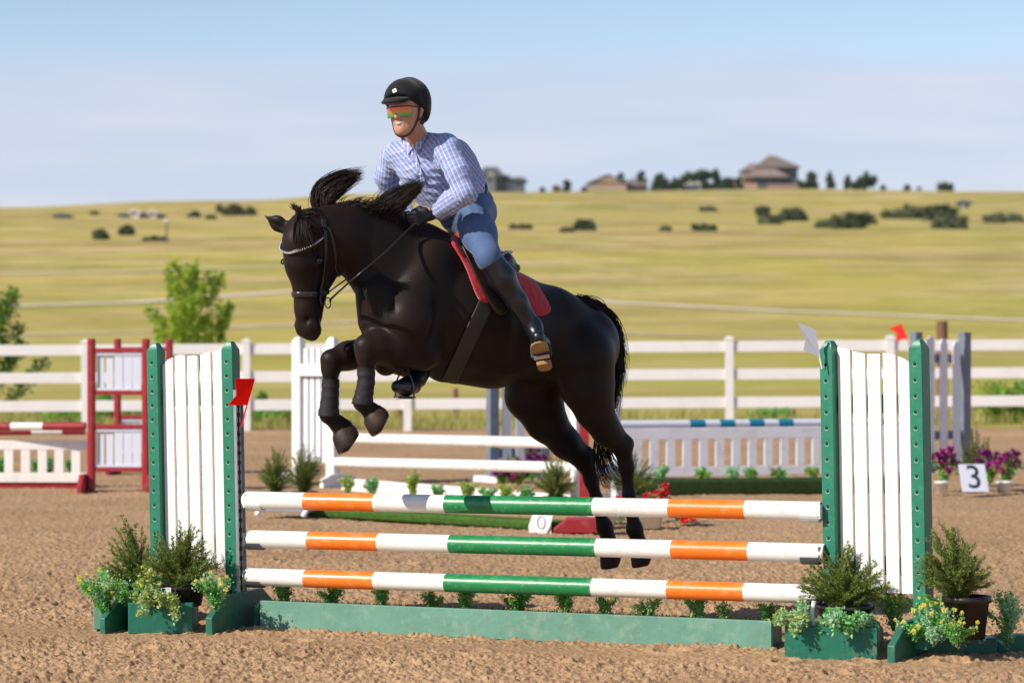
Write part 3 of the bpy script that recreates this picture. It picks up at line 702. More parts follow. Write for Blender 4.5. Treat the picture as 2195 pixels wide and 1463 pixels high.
for i in range(3): bx(g, 'slat', fr, W_*(i+.95)/3.8, .03, .8, .055, .01, .70, LILAC)
bx(g, 'crossbar', fr, W_/2, -.0, .3, W_/2-.056, .02, .05, SLATE)
bx(g, 'foot', fr, 0, .0, .02, .11, .3, .04, LILAC)
Yf = F/183.
flag('small bright red flag above the right green standard', [at(1952, 750, Yf), at(1944, 722, Yf), at(1930, 694, Yf)],
     [at(1906, 704, Yf), at(1932, 693, Yf), at(1945, 724, Yf), at(1921, 731, Yf), at(1922, 714, Yf)], mat('orange red flag', (.95, .035, .02), .5), REDF)
# turf covered boxes on the ground
for lab, pa, ya, pb, yb, hh, m_ in (('green turf covered box lying across in front of the white poles', 655, 1106, 1190, 1138, .075, TURF), ('dark turf covered box in front of the lilac gate', 1375, 1062, 1940, 1056, .14, TURFD)):
    s0 = (ya-CY)/H; s1 = (yb-CY)/H; fr = frame2(pa, s0, pb, s1); O, d, n_ = fr[:3]; W_ = fr[3]; b = MB()
    pr = [(0, 0), (.02, hh), (-.10, hh*1.15), (-.22, hh), (-.24, 0)]
    b.prism([O+n_*a_+UZ*z for a_, z in pr], d*W_); o = b.build('turf_box', [m_], None, bevel=.02); tag(o, lab, 'turf box')
# grey trough on white feet under the potted junipers
fr = frame2(566, 250, 665, 252); O, d, n_ = fr[:3]; W_ = fr[3]
g = empty('flower_trough', O+d*W_/2, 'grey trough on white feet just above the left end of the top pole', 'trough')
b = MB(); b.prism([O+n_*a_+UZ*z for a_, z in ((.08, .05), (.10, .17), (-.12, .17), (-.10, .05))], d*W_); b.build('basin', [mat('grey trough', (.30, .31, .36), .5)], g, bevel=.006)
for u in (.0, W_): b = MB(); b.tube([O+d*u+n_*.13+UZ*.02, O+d*(u+.03)+n_*.11+UZ*.08], .022, 12); b.build('foot', [WHITEC], g, smooth=True)
# ------------------------------------------------------------------ plants
def leafm(name, c, c2, tr=.35, rough=.55): return mat(name, c, rough, 0, 60, .4, col2=c2, trans=tr)
LF_G = leafm('artificial leaf green', (.12, .42, .08), (.20, .52, .13)); LF_B = leafm('bluish leaf', (.28, .56, .28), (.50, .70, .44))
LF_Y = leafm('yellow green leaf', (.34, .46, .10), (.52, .60, .24)); JUN = leafm('juniper needle', (.13, .21, .035), (.25, .32, .06), .2, .7)
JUN2 = leafm('juniper needle brown', (.17, .15, .04), (.10, .12, .03), .2, .7); STEM = mat('green stem', (.10, .16, .05), .7); BARK = mat('bark', (.16, .10, .06), .9, .3, 30, bump=.4)
YEL = mat('yellow berry', (1, .88, .14), .6, 0, 40, col2=(1, .92, .42), trans=.5); POTB = mat('black nursery pot', (.018, .016, .016), .35, .2, 8, dirt=((.10, .08, .06), .5, 12))
POTG = mat('grey nursery pot', (.16, .16, .17), .5); SOIL = mat('potting soil', (.05, .035, .022), 1.)
def leafmesh(C, D_, U, ln, wd, bend=.15):
    """one kite-shaped leaf per row: centre C, direction D_, side U"""
    D_ = D_/np.linalg.norm(D_, axis=1)[:, None]; Nn = np.cross(D_, U); Nn /= np.linalg.norm(Nn, axis=1)[:, None]+1e-9; U = np.cross(Nn, D_)
    ln = ln[:, None]; wd = wd[:, None]
    V = np.stack([C, C+D_*ln*.45+U*wd, C+D_*ln-Nn*ln*bend, C+D_*ln*.45-U*wd], 1).reshape(-1, 3)
    i = np.arange(len(C))[:, None]*4; return V, i+np.array([[0, 1, 2, 3]])
def rdir(r, n, up=0.): v = r.normal(size=(n, 3)); v[:, 2] += up; return v/np.linalg.norm(v, axis=1)[:, None]
def pot(root, c, r0, r1, h, m, name='pot'):
    b = MB(); pts = [(0, r0), (h*.86, r1*.96), (h*.86, r1*1.05), (h, r1*1.06), (h, r1*.97), (h*.9, r1*.93)]; seg = 28; v = []
    for z, rr in pts:
        for k in range(seg): a = 6.28318*k/seg; v.append((c[0]+rr*math.cos(a), c[1]+rr*math.sin(a), c[2]+z))
    f = [(i*seg+k, i*seg+(k+1) % seg, (i+1)*seg+(k+1) % seg, (i+1)*seg+k) for i in range(len(pts)-1) for k in range(seg)]
    f += [tuple(range(seg))[::-1]]
    b.add(v, f); o = b.build(name, [m], root, smooth=True)
    b = MB(); b.add([(c[0]+r1*.93*math.cos(6.28318*k/seg), c[1]+r1*.93*math.sin(6.28318*k/seg), c[2]+h*.9) for k in range(seg)], [tuple(range(seg))])
    b.build('soil', [SOIL], root); return o
def juniper(loc, hgt, rx, n, seed, label, group, cat='shrub', potspec=None, lean=(0, 0), name='potted_juniper', nd=34, mats=None, boff=0.):
    r = np.random.RandomState(seed); root = empty(name, loc, label, cat, group); z0 = loc[2]
    if potspec: pot(root, loc, *potspec[:3], potspec[3]); z0 += potspec[2]*.9
    base = np.array((loc[0]+boff, loc[1], z0)); C, D_, U, Ln, Wd = [], [], [], [], []; b = MB()
    for i in range(int(n*1.5)):
        a = r.uniform(0, 6.28); q = r.rand()**.5; out = np.array((math.cos(a), math.sin(a), 0))*rx*q; top = hgt*(1.02-.68*q**2)*r.uniform(.5, 1.06)
        tip = base+out+np.array((lean[0], lean[1], 0))*top+UZ*top; mid = base+out*.28+UZ*top*.5+r.normal(size=3)*.012
        P_ = spline([base+out*.08, mid, tip], 7); b.tube(P_, np.linspace(.0026, .0006, 7), 4, caps=False)
        m_ = int(5.2*nd*r.uniform(.7, 1.2)); t = r.uniform(.10, 1, m_); idx = np.minimum((t*6).astype(int), 5); fr_ = (t*6-idx)[:, None]
        p = P_[idx]*(1-fr_)+P_[idx+1]*fr_; tg = P_[idx+1]-P_[idx]; tg /= np.linalg.norm(tg, axis=1)[:, None]
        dd = tg*1.0+rdir(r, m_)*.85; C.append(p+rdir(r, m_)*.016*(1.2-t)[:, None]); D_.append(dd); U.append(rdir(r, m_)); Ln.append(r.uniform(.014, .036, m_)*(hgt/.35)**.5*(1.1-.4*t)); Wd.append(r.uniform(.0014, .0030, m_)*(hgt/.35)**.5)
    b.build('branches', [mat('olive twig', (.11, .10, .04), .8)], root)
    C, D_, U = map(np.vstack, (C, D_, U)); V, f = leafmesh(C, D_, U, np.concatenate(Ln), np.concatenate(Wd), .1)
    ms = mats or [JUN, JUN2]; o = mesh('foliage', V, f, ms, root, mi=(r.rand(len(f)) < .25).astype(int)); return root
def bush(loc, hgt, rx, n, seed, label, group, mats=(LF_G, LF_B), flowers=8, fr=.007, fm=YEL, lf=.017, name='artificial_plant', cat='plant', droop=0., nst=9, fname='blossom'):
    r = np.random.RandomState(seed); root = empty(name, loc, label, cat, group); base = np.array(loc, float); b = MB(); tips = []
    C, D_, U, Ln, Wd = [], [], [], [], []; n = int(n*3.4); lf = lf*.86
    for i in range(nst):
        a = 6.28*i/nst+r.uniform(-.3, .3); q = r.uniform(.25, 1); out = np.array((math.cos(a), math.sin(a), 0))*rx*q; top = hgt*r.uniform(.6, 1)*(1.05-.35*q)
        tip = base+out+UZ*(top-droop*q); mid = base+out*(.35+.4*(droop > 0))+UZ*max(top*.6, .02+droop*.25)
        P_ = spline([base+out*.05, mid, tip], 7); b.tube(P_, np.linspace(.0028, .001, 7), 4, caps=False); tips.append(P_)
        m_ = n//nst; t = r.uniform(.16, 1.05, m_); idx = np.minimum((t*6).astype(int), 5); fr_ = (t*6-idx)[:, None]
        p = P_[idx]*(1-fr_)+P_[idx+1]*fr_+rdir(r, m_)*r.uniform(0, rx*.30, m_)[:, None]
        C.append(p); D_.append(rdir(r, m_, .3)); U.append(rdir(r, m_)); Ln.append(r.uniform(.7, 1.3, m_)*lf); Wd.append(r.uniform(.30, .46, m_)*lf)
    b.build('stems', [STEM], root)
    C, D_, U = map(np.vstack, (C, D_, U)); V, f = leafmesh(C, D_, U, np.concatenate(Ln), np.concatenate(Wd), .2)
    cl = fbm(C[:, 0]*18, C[:, 2]*18+C[:, 1]*9, 2, seed); mesh('foliage', V, f, list(mats), root, mi=(cl+r.normal(size=len(cl))*.12 > .52).astype(int))
    me = None
    if fr < .012: flowers = int(flowers*1.7); fr *= 1.2
    for i in range(flowers):
        P_ = tips[i % nst]; p = P_[-1-(i//nst) % 3]+rdir(r, 1)[0]*rx*.28+UZ*hgt*.05
        if me is None:
            k = 44; dr = rdir(r, k); V_, f_ = leafmesh(p+dr*fr*.25, dr+rdir(r, k)*.5, rdir(r, k), r.uniform(.7, 1.1, k)*fr, r.uniform(.3, .5, k)*fr, .1)
            o = mesh(fname, V_, f_, fm, root); me = o.data; p0 = p
        else:
            o = bpy.data.objects.new(fname, me); COL.objects.link(o); o.parent = root; q = r.uniform(.65, 1.25); o.location = (p-p0)+(1-q)*(p0-base); o.scale = (q, q, q)
    return root
GJ = 'potted junipers at the front jump'; GY = 'yellow-flowered artificial bushes at the front jump'
def gz(px, py, Y, z0=None): p = at(px, py, Y); return (p[0], p[1], p[2] if z0 is None else z0)
# left group -------------------------------------------------
Yp = 14.24
juniper(gz(385, 0, 14.22, .115), .34, .225, 92, 21, 'juniper in a black pot with a white tag, in front of the left white planks', GJ, potspec=(.115, .137, .105, POTB))
tg = MB(); q = at(361, 0, 14.072); tg.box((q[0]+.0, 14.22-.151, .19), (.014, .0015, .032)); tag(tg.build('plant_tag', [WHITEC], None), 'small white plastic tag on the left black pot', 'tag')
juniper(gz(292, 0, 14.62, .0), .40, .17, 52, 22, 'taller juniper in a grey pot beside the outer left green post', GJ, potspec=(.08, .10, .165, POTG), lean=(-.12, 0))
bush(gz(222, 0, 14.16, .07), .26, .13, 760, 31, 'yellow-flowered bush standing at the outer left corner', GY, flowers=12, fr=.009)
bush(gz(462, 0, 14.0, .115), .21, .12, 560, 32, 'yellow-flowered bush between the left black pot and the red-flag post', GY, flowers=14, fr=.009)
bush(gz(318, 0, 14.18, .115), .23, .08, 380, 33, 'small yellow-flowered sprig left of the left black pot', GY, flowers=12, fr=.009, mats=(LF_G, LF_Y))
bush(gz(335, 0, 14.04, .125), .14, .13, 520, 34, 'pale trailing plant hanging over the left green trough', 'trailing plants over the green troughs', mats=(LF_Y, LF_B), flowers=0, droop=.14, lf=.022)
bush(gz(285, 0, 14.15, .11), .16, .10, 300, 35, 'loose yellow-green sprig over the left end of the left trough', 'trailing plants over the green troughs', mats=(LF_Y, LF_G), flowers=4, droop=.03, lf=.02)
def box_tray(label, fr, W_, dep, h, m_, th=.018, z=.0):
    O, d, n_ = fr[:3]; g = empty('flower_trough', O+d*W_/2, label, 'trough', 'green wooden troughs')
    bx(g, 'front_board', fr, W_/2, 0, z+h/2-.01, W_/2, th/2, h/2+.01, m_); bx(g, 'back_board', fr, W_/2, -dep, z+h/2-.01, W_/2, th/2, h/2+.01, GREEND)
    for u in (th/2, W_-th/2): bx(g, 'side_board', fr, u, -dep/2, z+h/2-.01, th/2, dep/2-th/2-.001, h/2+.008, GREEND)
    bx(g, 'soil', fr, W_/2, -dep/2, z+h*.38, W_/2-th-.002, dep/2-th/2-.002, .03, SOIL); return g
TRG = mat('green trough paint', (.018, .17, .11), .5, .25, 3, .4, .3, 30, dirt=((.20, .28, .19), .55, 6))
a = onground(275, 1349); b_ = onground(414, 1349); fr = (a, np.array((1., 0, 0)), np.array((0, -1., 0)), b_[0]-a[0])
box_tray('green wooden trough under the left black pot', fr, fr[3], .24, .142, TRG)
a = onground(200, 1344); b_ = onground(234, 1344); fr = (a, np.array((1., 0, 0)), np.array((0, -1., 0)), b_[0]-a[0]); 
g = empty('board_end', a+np.array((.03, 0, 0)), 'short pale green board end at the outer left corner', 'board'); bx(g, 'face', fr, fr[3]/2, -.03, .045, fr[3]/2, .03, .055, GREENL)
# right group ------------------------------------------------
a = onground(1682, 1406); b_ = onground(1872, 1410); fr = (a, (b_-a)/np.linalg.norm(b_-a), None, np.linalg.norm(b_-a)); fr = (fr[0], fr[1], np.array((fr[1][1], -fr[1][0], 0)), fr[3])
box_tray('green wooden trough under the right-hand flowers, at the end of the long board', fr, fr[3]+.02, .27, .145, TRG)
juniper(gz(1812, 0, 13.06, .10), .31, .23, 96, 23, 'wide juniper in a black pot with a white strap, before the right white planks', GJ, potspec=(.11, .135, .13, POTB))
tg = MB(); P_ = spline([at(1745, 1287, 12.935), at(1741, 1312, 12.93), at(1744, 1340, 12.93)], 8); tg.tube(P_, .010, 8, flat=.2); tag(tg.build('plant_tag', [WHITEC], None, smooth=True), 'curling white plastic strap on the right black pot', 'tag')
juniper(gz(2072, 0, 12.78, .10), .36, .185, 100, 24, 'dense upright juniper in a brown-black pot beside the outer right post', GJ, potspec=(.085, .11, .20, mat('brown black pot', (.022, .013, .012), .4, .3, 6)), lean=(-.10, 0), boff=-.05)
# move the brown pot a little right of its shrub's crown
bush(gz(1708, 0, 12.90, .11), .20, .115, 560, 41, 'leafy pale bush hanging over the left end of the right trough', 'trailing plants over the green troughs', mats=(LF_Y, LF_B), flowers=3, droop=.10, lf=.022)
bush(gz(1812, 0, 12.86, .12), .17, .13, 620, 42, 'leafy green bush hanging over the middle of the right trough', 'trailing plants over the green troughs', mats=(LF_G, LF_B), flowers=0, droop=.09, lf=.024)
bush(gz(1915, 0, 13.1, .10), .25, .11, 420, 43, 'yellow-flowered bush in front of the right white planks', GY, flowers=14, fr=.010, mats=(LF_G, LF_Y))
bush(gz(2002, 0, 12.78, .06), .27, .135, 760, 44, 'yellow-flowered bush at the front of the outer right post', GY, flowers=13, fr=.010)
bush(gz(2160, 0, 12.9, .04), .30, .105, 520, 45, 'green bush at the right edge of the picture', GY, flowers=2, fr=.009)
bush(gz(1965, 0, 12.84, .09), .10, .10, 220, 46, 'low yellow-flowered sprig leaning left of the outer right foot', GY, flowers=8, fr=.010)
bush(gz(2052, 0, 12.66, .07), .15, .085, 260, 47, 'small yellow-flowered sprig half covering the brown-black pot', GY, flowers=8, fr=.009, mats=(LF_G, LF_Y))
for lab, pa, pb, yb, h_ in (('dark green board lying before the brown-black pot', 1956, 2136, 1402, .078), ('darker board running off the right edge', 2139, 2420, 1397, .082)):
    a = onground(pa, yb); b_ = onground(pb, yb); fr = (a, np.array((1., 0, 0)), np.array((0, -1., 0)), b_[0]-a[0]); g = empty('board', a, lab, 'board', 'boards on the ground at the right')
    bx(g, 'face', fr, fr[3]/2, -.05, h_/2-.01, fr[3]/2, .05, h_/2+.01, GREEND)
# little artificial plants in the trough below the poles
protos = [bush(J(1.0+i, -.05, .095), .15, .085, 260, 50+i, 'x', 'little plants along the long green board', flowers=(5, 3, 0)[i], fr=.0065, mats=((LF_G, LF_Y), (JUN, LF_G), (LF_G, LF_Y))[i], lf=.016, nst=7) for i in range(3)]
spots = [(600, 'just inside the left post'), (705, 'second from the left end'), (812, 'under the left orange bands'), (918, 'left of the green bands'), (990, 'at the left end of the green bands'), (1105, 'under the middle of the green bands'), (1205, 'right of the middle of the green bands'),
         (1288, 'under the hind hooves'), (1385, 'right of the hind hooves'), (1490, 'under the right orange bands'), (1545, 'at the right of the right orange bands'), (1640, 'beside the right trough')]
for i, (px, wh) in enumerate(spots):
    k = (1, 1, 0, 1, 0, 1, 0, 0, 2, 0, 0, 1)[i]; src = protos[k]; fresh = not src.get('used', 0); s_ = (1, 1.05, .95, .9, 1.1, 1.15, 1.05, .95, 1.0, 1.1, .8, .95)[i]
    loc = J(upx(px), -.045, .095)
    o = src if fresh else copy_tree(src)
    o.location = loc; o.scale = (s_,)*3; o.rotation_euler = (0, 0, i*1.7)
    if fresh: src['used'] = 1
    o['label'] = 'little artificial plant in the long green box, '+wh
for p in bpy.data.objects:
    if 'used' in p.keys(): del p['used']

# ---- mid-distance plants
MAG = mat('magenta petals', (.38, .035, .21), .6, .3, 30); PUR = mat('purple petals', (.25, .02, .20), .6); REDP = mat('red petals', (.75, .012, .012), .6); ORP = mat('orange petals', (.95, .25, .02), .6); LIME = leafm('lime leaf', (.30, .46, .05), (.42, .55, .10), .4); PINK = mat('pink petals', (.75, .25, .30), .6)
GM = 'junipers by the white standard'
juniper(ats(590, 1092, 235)*np.array((1, 1, 0)), .42, .19, 60, 61, 'left one of two potted junipers before the white standard', GM, potspec=(.10, .12, .13, POTG), nd=26)
juniper(ats(652, 1092, 232)*np.array((1, 1, 0)), .46, .20, 64, 62, 'right one of two potted junipers before the white standard', GM, potspec=(.10, .12, .12, POTG), nd=26)
juniper(ats(1190, 1090, 242)*np.array((1, 1, 0)), .40, .20, 66, 63, 'bushy juniper just left of the hind legs', GM, potspec=(.10, .11, .13, POTB), nd=28)
juniper(ats(1355, 1090, 238)*np.array((1, 1, 0)), .42, .26, 70, 64, 'wide juniper behind the hind hooves', GM, potspec=(.12, .13, .12, POTG), nd=26)
juniper(ats(2092, 1010, 206)*np.array((1, 1, 0)), .62, .25, 60, 65, 'thin juniper behind the card with the 3', GM, nd=30, mats=[JUN2, JUN])
juniper(ats(1100, 1010, 202)*np.array((1, 1, 0)), .36, .16, 40, 66, 'low juniper among purple flowers under the belly', GM, nd=22)
GF = 'purple flower clumps'
for i, (px, s, hh, rx, lab, mm) in enumerate([(2022, 214, .36, .16, 'purple flower clump between the right green post and the card with the 3', (LF_Y, LF_G)), (2122, 212, .38, .14, 'purple flower clump right behind the card with the 3', (LIME, LF_G)), (2158, 214, .36, .16, 'purple flower clump in a white pot at the right edge', (LIME, LF_B)),
                               (1075, 208, .22, .10, 'purple flower clump at the foot of the slate post under the belly', (LIME, LF_G)), (1112, 208, .24, .10, 'purple flower clump left of the juniper under the belly', (LF_G, LIME)), (1140, 205, .40, .14, 'purple flower clump above the middle white pole', (LF_G, LF_G))]):
    p = ats(px, 0, s); bush((p[0], p[1], .06 if px > 1900 else .02), hh, rx, 240, 70+i, lab, GF, mats=mm, flowers=28, fr=.036, fm=MAG if i % 2 == 0 else PUR, lf=.035, name='flower_clump', fname='flower', nst=15)
for lab, px, s, w_ in (('small white pot at the foot of the purple flowers near the green post', 2018, 217, .07), ('white pot right of the card with the 3', 2152, 217, .08)):
    p = ats(px, 0, s); r_ = empty('plant_pot', (p[0], p[1], 0), lab, 'pot', 'white pots'); pot(r_, (p[0], p[1], 0.0), w_*.8, w_, .12, WHITEC, 'body')
for i, (px, s, hh, lab) in enumerate([(1415, 258, .28, 'red artificial flowers right of the hind hooves'), (1330, 262, .22, 'red artificial flowers between the hind hooves'), (1270, 262, .24, 'red artificial flowers below the top pole by the red block'), (1455, 262, .16, 'red and orange flowers behind the right orange band')]):
    p = ats(px, 0, s); bush((p[0], p[1], .02), hh, .13, 150, 90+i, lab, 'red flower clumps', flowers=32, fr=.034, fm=REDP if i < 3 else REDP, lf=.03, name='flower_clump', fname='flower')
for i, px in enumerate((1290, 1390)):
    p = ats(px, 0, 266); r_ = empty('plant_pot', (p[0], p[1], 0), ('white pot half hidden behind the left hind hoof', 'white pot right of the hind hooves')[i], 'pot', 'white pots'); pot(r_, (p[0], p[1], 0), .10, .12, .11, WHITEC, 'body')
lims = [(745, 'near the white standard'), (800, 'right of the folded hoof'), (885, 'bright one in the row'), (940, 'small one in the row'), (1000, 'before the white board under the belly'), (1045, 'by the slate post'), (1085, 'left of the purple flowers'), (1130, 'nearest to the bushy juniper')]
for i, (px, wh) in enumerate(lims):
    s = 214+(px-740)*.055; p = ats(px, 0, s+6)
    bush((p[0], p[1], .015), (.20, .22, .30, .18, .24, .20, .22, .22)[i], .085, 150, 110+i, 'small lime and pink border plant '+wh, 'border plants before the white board', mats=((LIME, LF_Y), (LF_B, LF_G))[i % 2], flowers=5 if i % 2 else 0, fr=.014, fm=PINK, lf=.035, name='border_plant', fname='flower')
for i, px in enumerate((1420, 1505, 1570, 1612, 1668, 1742)):
    p = ats(px, 0, 205); bush((p[0], p[1], .0), (.24, .22, .24, .2, .2, .26)[i], .10, 150, 130+i, 'small green plant before the lilac gate, %s' % ('leftmost of the row', 'second from the left', 'blue-green middle one', 'right of the blue-green one', 'dark round one', 'nearest to the right green post')[i], 'small plants before the lilac gate', mats=((LF_B, LF_G), (LIME, LF_G), (LF_B, LF_B), (LF_G, LIME), (JUN, LF_G), (LF_B, LIME))[i], flowers=0, lf=.035, name='border_plant')
for i, px in enumerate((3, 44, 78, 105, 128, 150)):
    if i in (0, 2, 3, 5): p = ats(px, 0, 192); bush((p[0], p[1], 0), .24, .07, 90, 150+i, 'small green sprig behind the picket gate, %s' % ('cut by the left edge', '', 'third gap', 'below the white stripe', '', 'last gap')[i], 'sprigs behind the picket gate', flowers=0, lf=.04, name='border_plant')

# ---- young trees behind the fence
def youngtree(loc, hgt, rx, n, seed, label, mats, group='young trees behind the fence', shape=1., lf=.10, cl=.16, trunk=.03, name='young_tree', nlf=46, base=.05):
    r = np.random.RandomState(seed); root = empty(name, loc, label, 'tree', group); base_ = np.array(loc, float); b = MB()
    tr = spline([base_-UZ*.1, base_+UZ*hgt*.3+r.normal(size=3)*.03, base_+UZ*hgt*.65+r.normal(size=3)*.04, base_+UZ*hgt*.98], 14); b.tube(tr, np.linspace(trunk, .006, 14), 8); C = []
    for i in range(n):
        t = base+(.97-base)*i/n; k = t*13; p = tr[int(k)]+(tr[min(int(k)+1, 13)]-tr[int(k)])*(k-int(k)); a = i*2.4+r.uniform(-.5, .5)
        ln = rx*(1-t)**.55*r.uniform(.55, 1.15)*shape+.03; e = p+np.array((math.cos(a), math.sin(a), .75+.5*r.rand()))*ln; m_ = (p+e)/2-UZ*.08*ln
        br = spline([p, m_, e], 6); b.tube(br, np.linspace(trunk*.35*(1-t)+.004, .003, 6), 5, caps=False)
        for q in np.linspace(.35, 1.05, max(2, int(ln/cl*1.5)+1)):
            j = min(int(q*5), 4); C.append((br[j]+(br[j+1]-br[j])*(q*5-j)+r.normal(size=3)*.04, ln))
    C.append((tr[-1], 1)); b.build('trunk', [BARK], root, smooth=True)
    P_ = np.repeat(np.array([c for c, _ in C]), nlf, 0); m_ = len(P_); off = r.normal(size=(m_, 3))*cl*np.array((.42, .42, .55))
    V, f = leafmesh(P_+off, rdir(r, m_, .2), rdir(r, m_), r.uniform(.7, 1.3, m_)*lf, r.uniform(.28, .42, m_)*lf, .15)
    sel = np.repeat(r.rand(len(C)), nlf)+r.normal(size=m_)*.2 > .55
    mesh('crown', V, f, list(mats), root, mi=sel.astype(int)); return root
TL1 = leafm('fresh leaf', (.22, .33, .035), (.32, .44, .05), .45); TL2 = leafm('bright fresh leaf', (.50, .62, .06), (.36, .50, .05), .5); TL3 = leafm('dark fresh leaf', (.09, .17, .03), (.15, .25, .04), .35)
s = 104; p = ats(407, 0, s); z0 = float(land(p[0], p[1])); youngtree((p[0], p[1], z0), H-(575-CY)/s-z0, 1.15, 27, 5, 'bright green young tree rising behind the left green standard', (TL2, TL1), lf=.085, nlf=30, cl=.12, base=.15)
s = 108; p = ats(-12, 0, s); z0 = float(land(p[0], p[1])); youngtree((p[0], p[1], z0), H-(640-CY)/s-z0, 1.05, 16, 6, 'dark green young tree cut by the left edge', (TL3, TL1), lf=.09, nlf=34, cl=.15, base=.08)
for i, (px, top, rx, lab) in enumerate([(225, 838, .35, 'dark leafy weed behind the fence left of the red standards'), (290, 872, .4, 'leafy weed seen through the red standard'), (590, 878, .8, 'leafy weed low behind the fence by the white standard'), (2130, 815, .7, 'sprawling green weed behind the fence at the right'), (2190, 800, .7, 'green weed behind the fence at the right edge'), (1660, 880, .5, 'low green weed behind the fence left of the right standard'), (560, 830, .15, 'thin sprig at the fence beside the red flag'), (150, 885, .8, 'low weed patch behind the fence far left')]):
    s = 116; p = ats(px, 0, s); z0 = float(land(p[0], p[1])); hh = H-(top-CY)/s-z0
    bush((p[0], p[1], z0), hh, rx, 420, 170+i, lab, 'weeds behind the fence', mats=(LF_G if i != 3 else LIME, TL1), flowers=0, lf=.085, name='weed', nst=11)

# ------------------------------------------------------------------ far hill: trees, bushes, houses
FT1 = mat('far foliage dark', (.055, .085, .045), .9, 0, 1.2, .1, col2=(.09, .13, .055), trans=.2); FT2 = mat('far foliage grey green', (.15, .175, .095), .9, 0, .8, .1, col2=(.22, .23, .12), trans=.2)
def crown(name, loc, hw, hh, seed, label, group, m_=FT1, conic=0., n=900, dep=None, trunk=True, cat='tree'):
    r = np.random.RandomState(seed); root = empty(name, loc, label, cat, group); dep = dep or hw
    k = 16; cz = r.uniform(.10, .72, k); cr_ = hw*(1-conic*cz)*r.uniform(.25, .85, k); a = r.uniform(0, 6.28, k)
    c = np.column_stack([cr_*np.cos(a), cr_*np.sin(a)*dep/hw, cz*hh]); rr = np.minimum(hw, hh)*r.uniform(.28, .5, k)*(1-.5*conic*cz)
    c[-1] = (0, 0, hh*.80); rr[-1] = min(hw, hh)*.2
    i = r.randint(0, k, n); P_ = c[i]+rdir(r, n)*(rr[i]*r.rand(n)**.5)[:, None]*np.array((1, dep/hw, 1)); P_[:, 2] = np.where(P_[:, 2] > hh, hh*(.75+.25*r.rand(n)), np.maximum(P_[:, 2], 0.01*hh))
    P_ += np.array(loc); lf = max(.3, min(hw, hh)*.20)
    V, f = leafmesh(P_, rdir(r, n), rdir(r, n), r.uniform(.7, 1.4, n)*lf, r.uniform(.35, .6, n)*lf); mesh('crown', V, f, [m_], root)
    if trunk:
        b = MB(); b.tube([np.array(loc)-UZ*.3, np.array(loc)+UZ*hh*.5], [hw*.09, hw*.04], 8); b.build('trunk', [BARK], root)
    return root
FT3 = mat('mid scrub foliage', (.085, .115, .06), .9, 0, .9, .1, col2=(.14, .165, .08), trans=.2)
far = [ # px, base y, top y, half width px, conic
 (1215, 416, 381, 14, .75, 'dark conifer left of the tan barn on the ridge'), (1162, 410, 398, 7, .3, 'tiny round tree alone on the ridge right of the grey house'), (1193, 411, 396, 11, .1, 'small reddish bush beside the dark conifer'), (1252, 414, 398, 8, .2, 'small bush at the left end of the tan barn'),
 (1331, 405, 362, 12, .4, 'tree top behind the tan barn roof'), (1376, 400, 358, 14, .45, 'pointed tree right behind the tan barn'), (1418, 408, 368, 22, .2, 'first wide tree right of the tan barn'), (1447, 408, 378, 18, .2, 'low tree in the clump right of the tan barn'), (1474, 410, 364, 20, .2, 'tree left of the white gable in the clump'),
 (1503, 410, 358, 20, .25, 'tallest tree in the clump, above the blue shed'), (1535, 410, 356, 19, .3, 'tree at the right end of the clump'), (1558, 416, 378, 18, .3, 'tree just left of the big house'), (1586, 404, 372, 12, .2, 'tree against the left wall of the big house'),
 (1738, 404, 363, 19, .35, 'first tree right of the big house'), (1713, 404, 384, 14, .1, 'low tree against the right wall of the big house'), (1779, 404, 362, 15, .6, 'pointed tree second to the right of the big house'), (1817, 404, 370, 13, .6, 'third pointed tree right of the big house'), (1857, 405, 364, 21, .1, 'big round tree at the end of the row right of the big house'), (1834, 405, 386, 12, .1, 'low bush left of the big round tree'),
 (1893, 408, 396, 7, .4, 'tiny conifer right of the tree row'), (1945, 410, 393, 9, .5, 'small conifer left of the white shed on the ridge'), (1970, 408, 400, 6, .3, 'tiny bush behind the white shed on the ridge'), (2026, 412, 389, 17, .1, 'round lone tree near the right end of the ridge'),
 (1557, 420, 404, 7, .1, 'small bush on the slope below the big house')]
for i, (px, yb, yt, hw, cn, lab) in enumerate(far):
    s = F/850.; Yd = 850.; x = (px-CX)/s; z0 = float(land(x, Yd))-.3; zt = H-(yt-CY)/s
    crown('far_tree', (x, Yd, z0), hw/s, zt-z0, 200+i, lab, 'trees on the ridge', conic=cn, n=2600, m_=FT1 if i != 2 else mat('reddish far bush', (.22, .09, .04), .9))
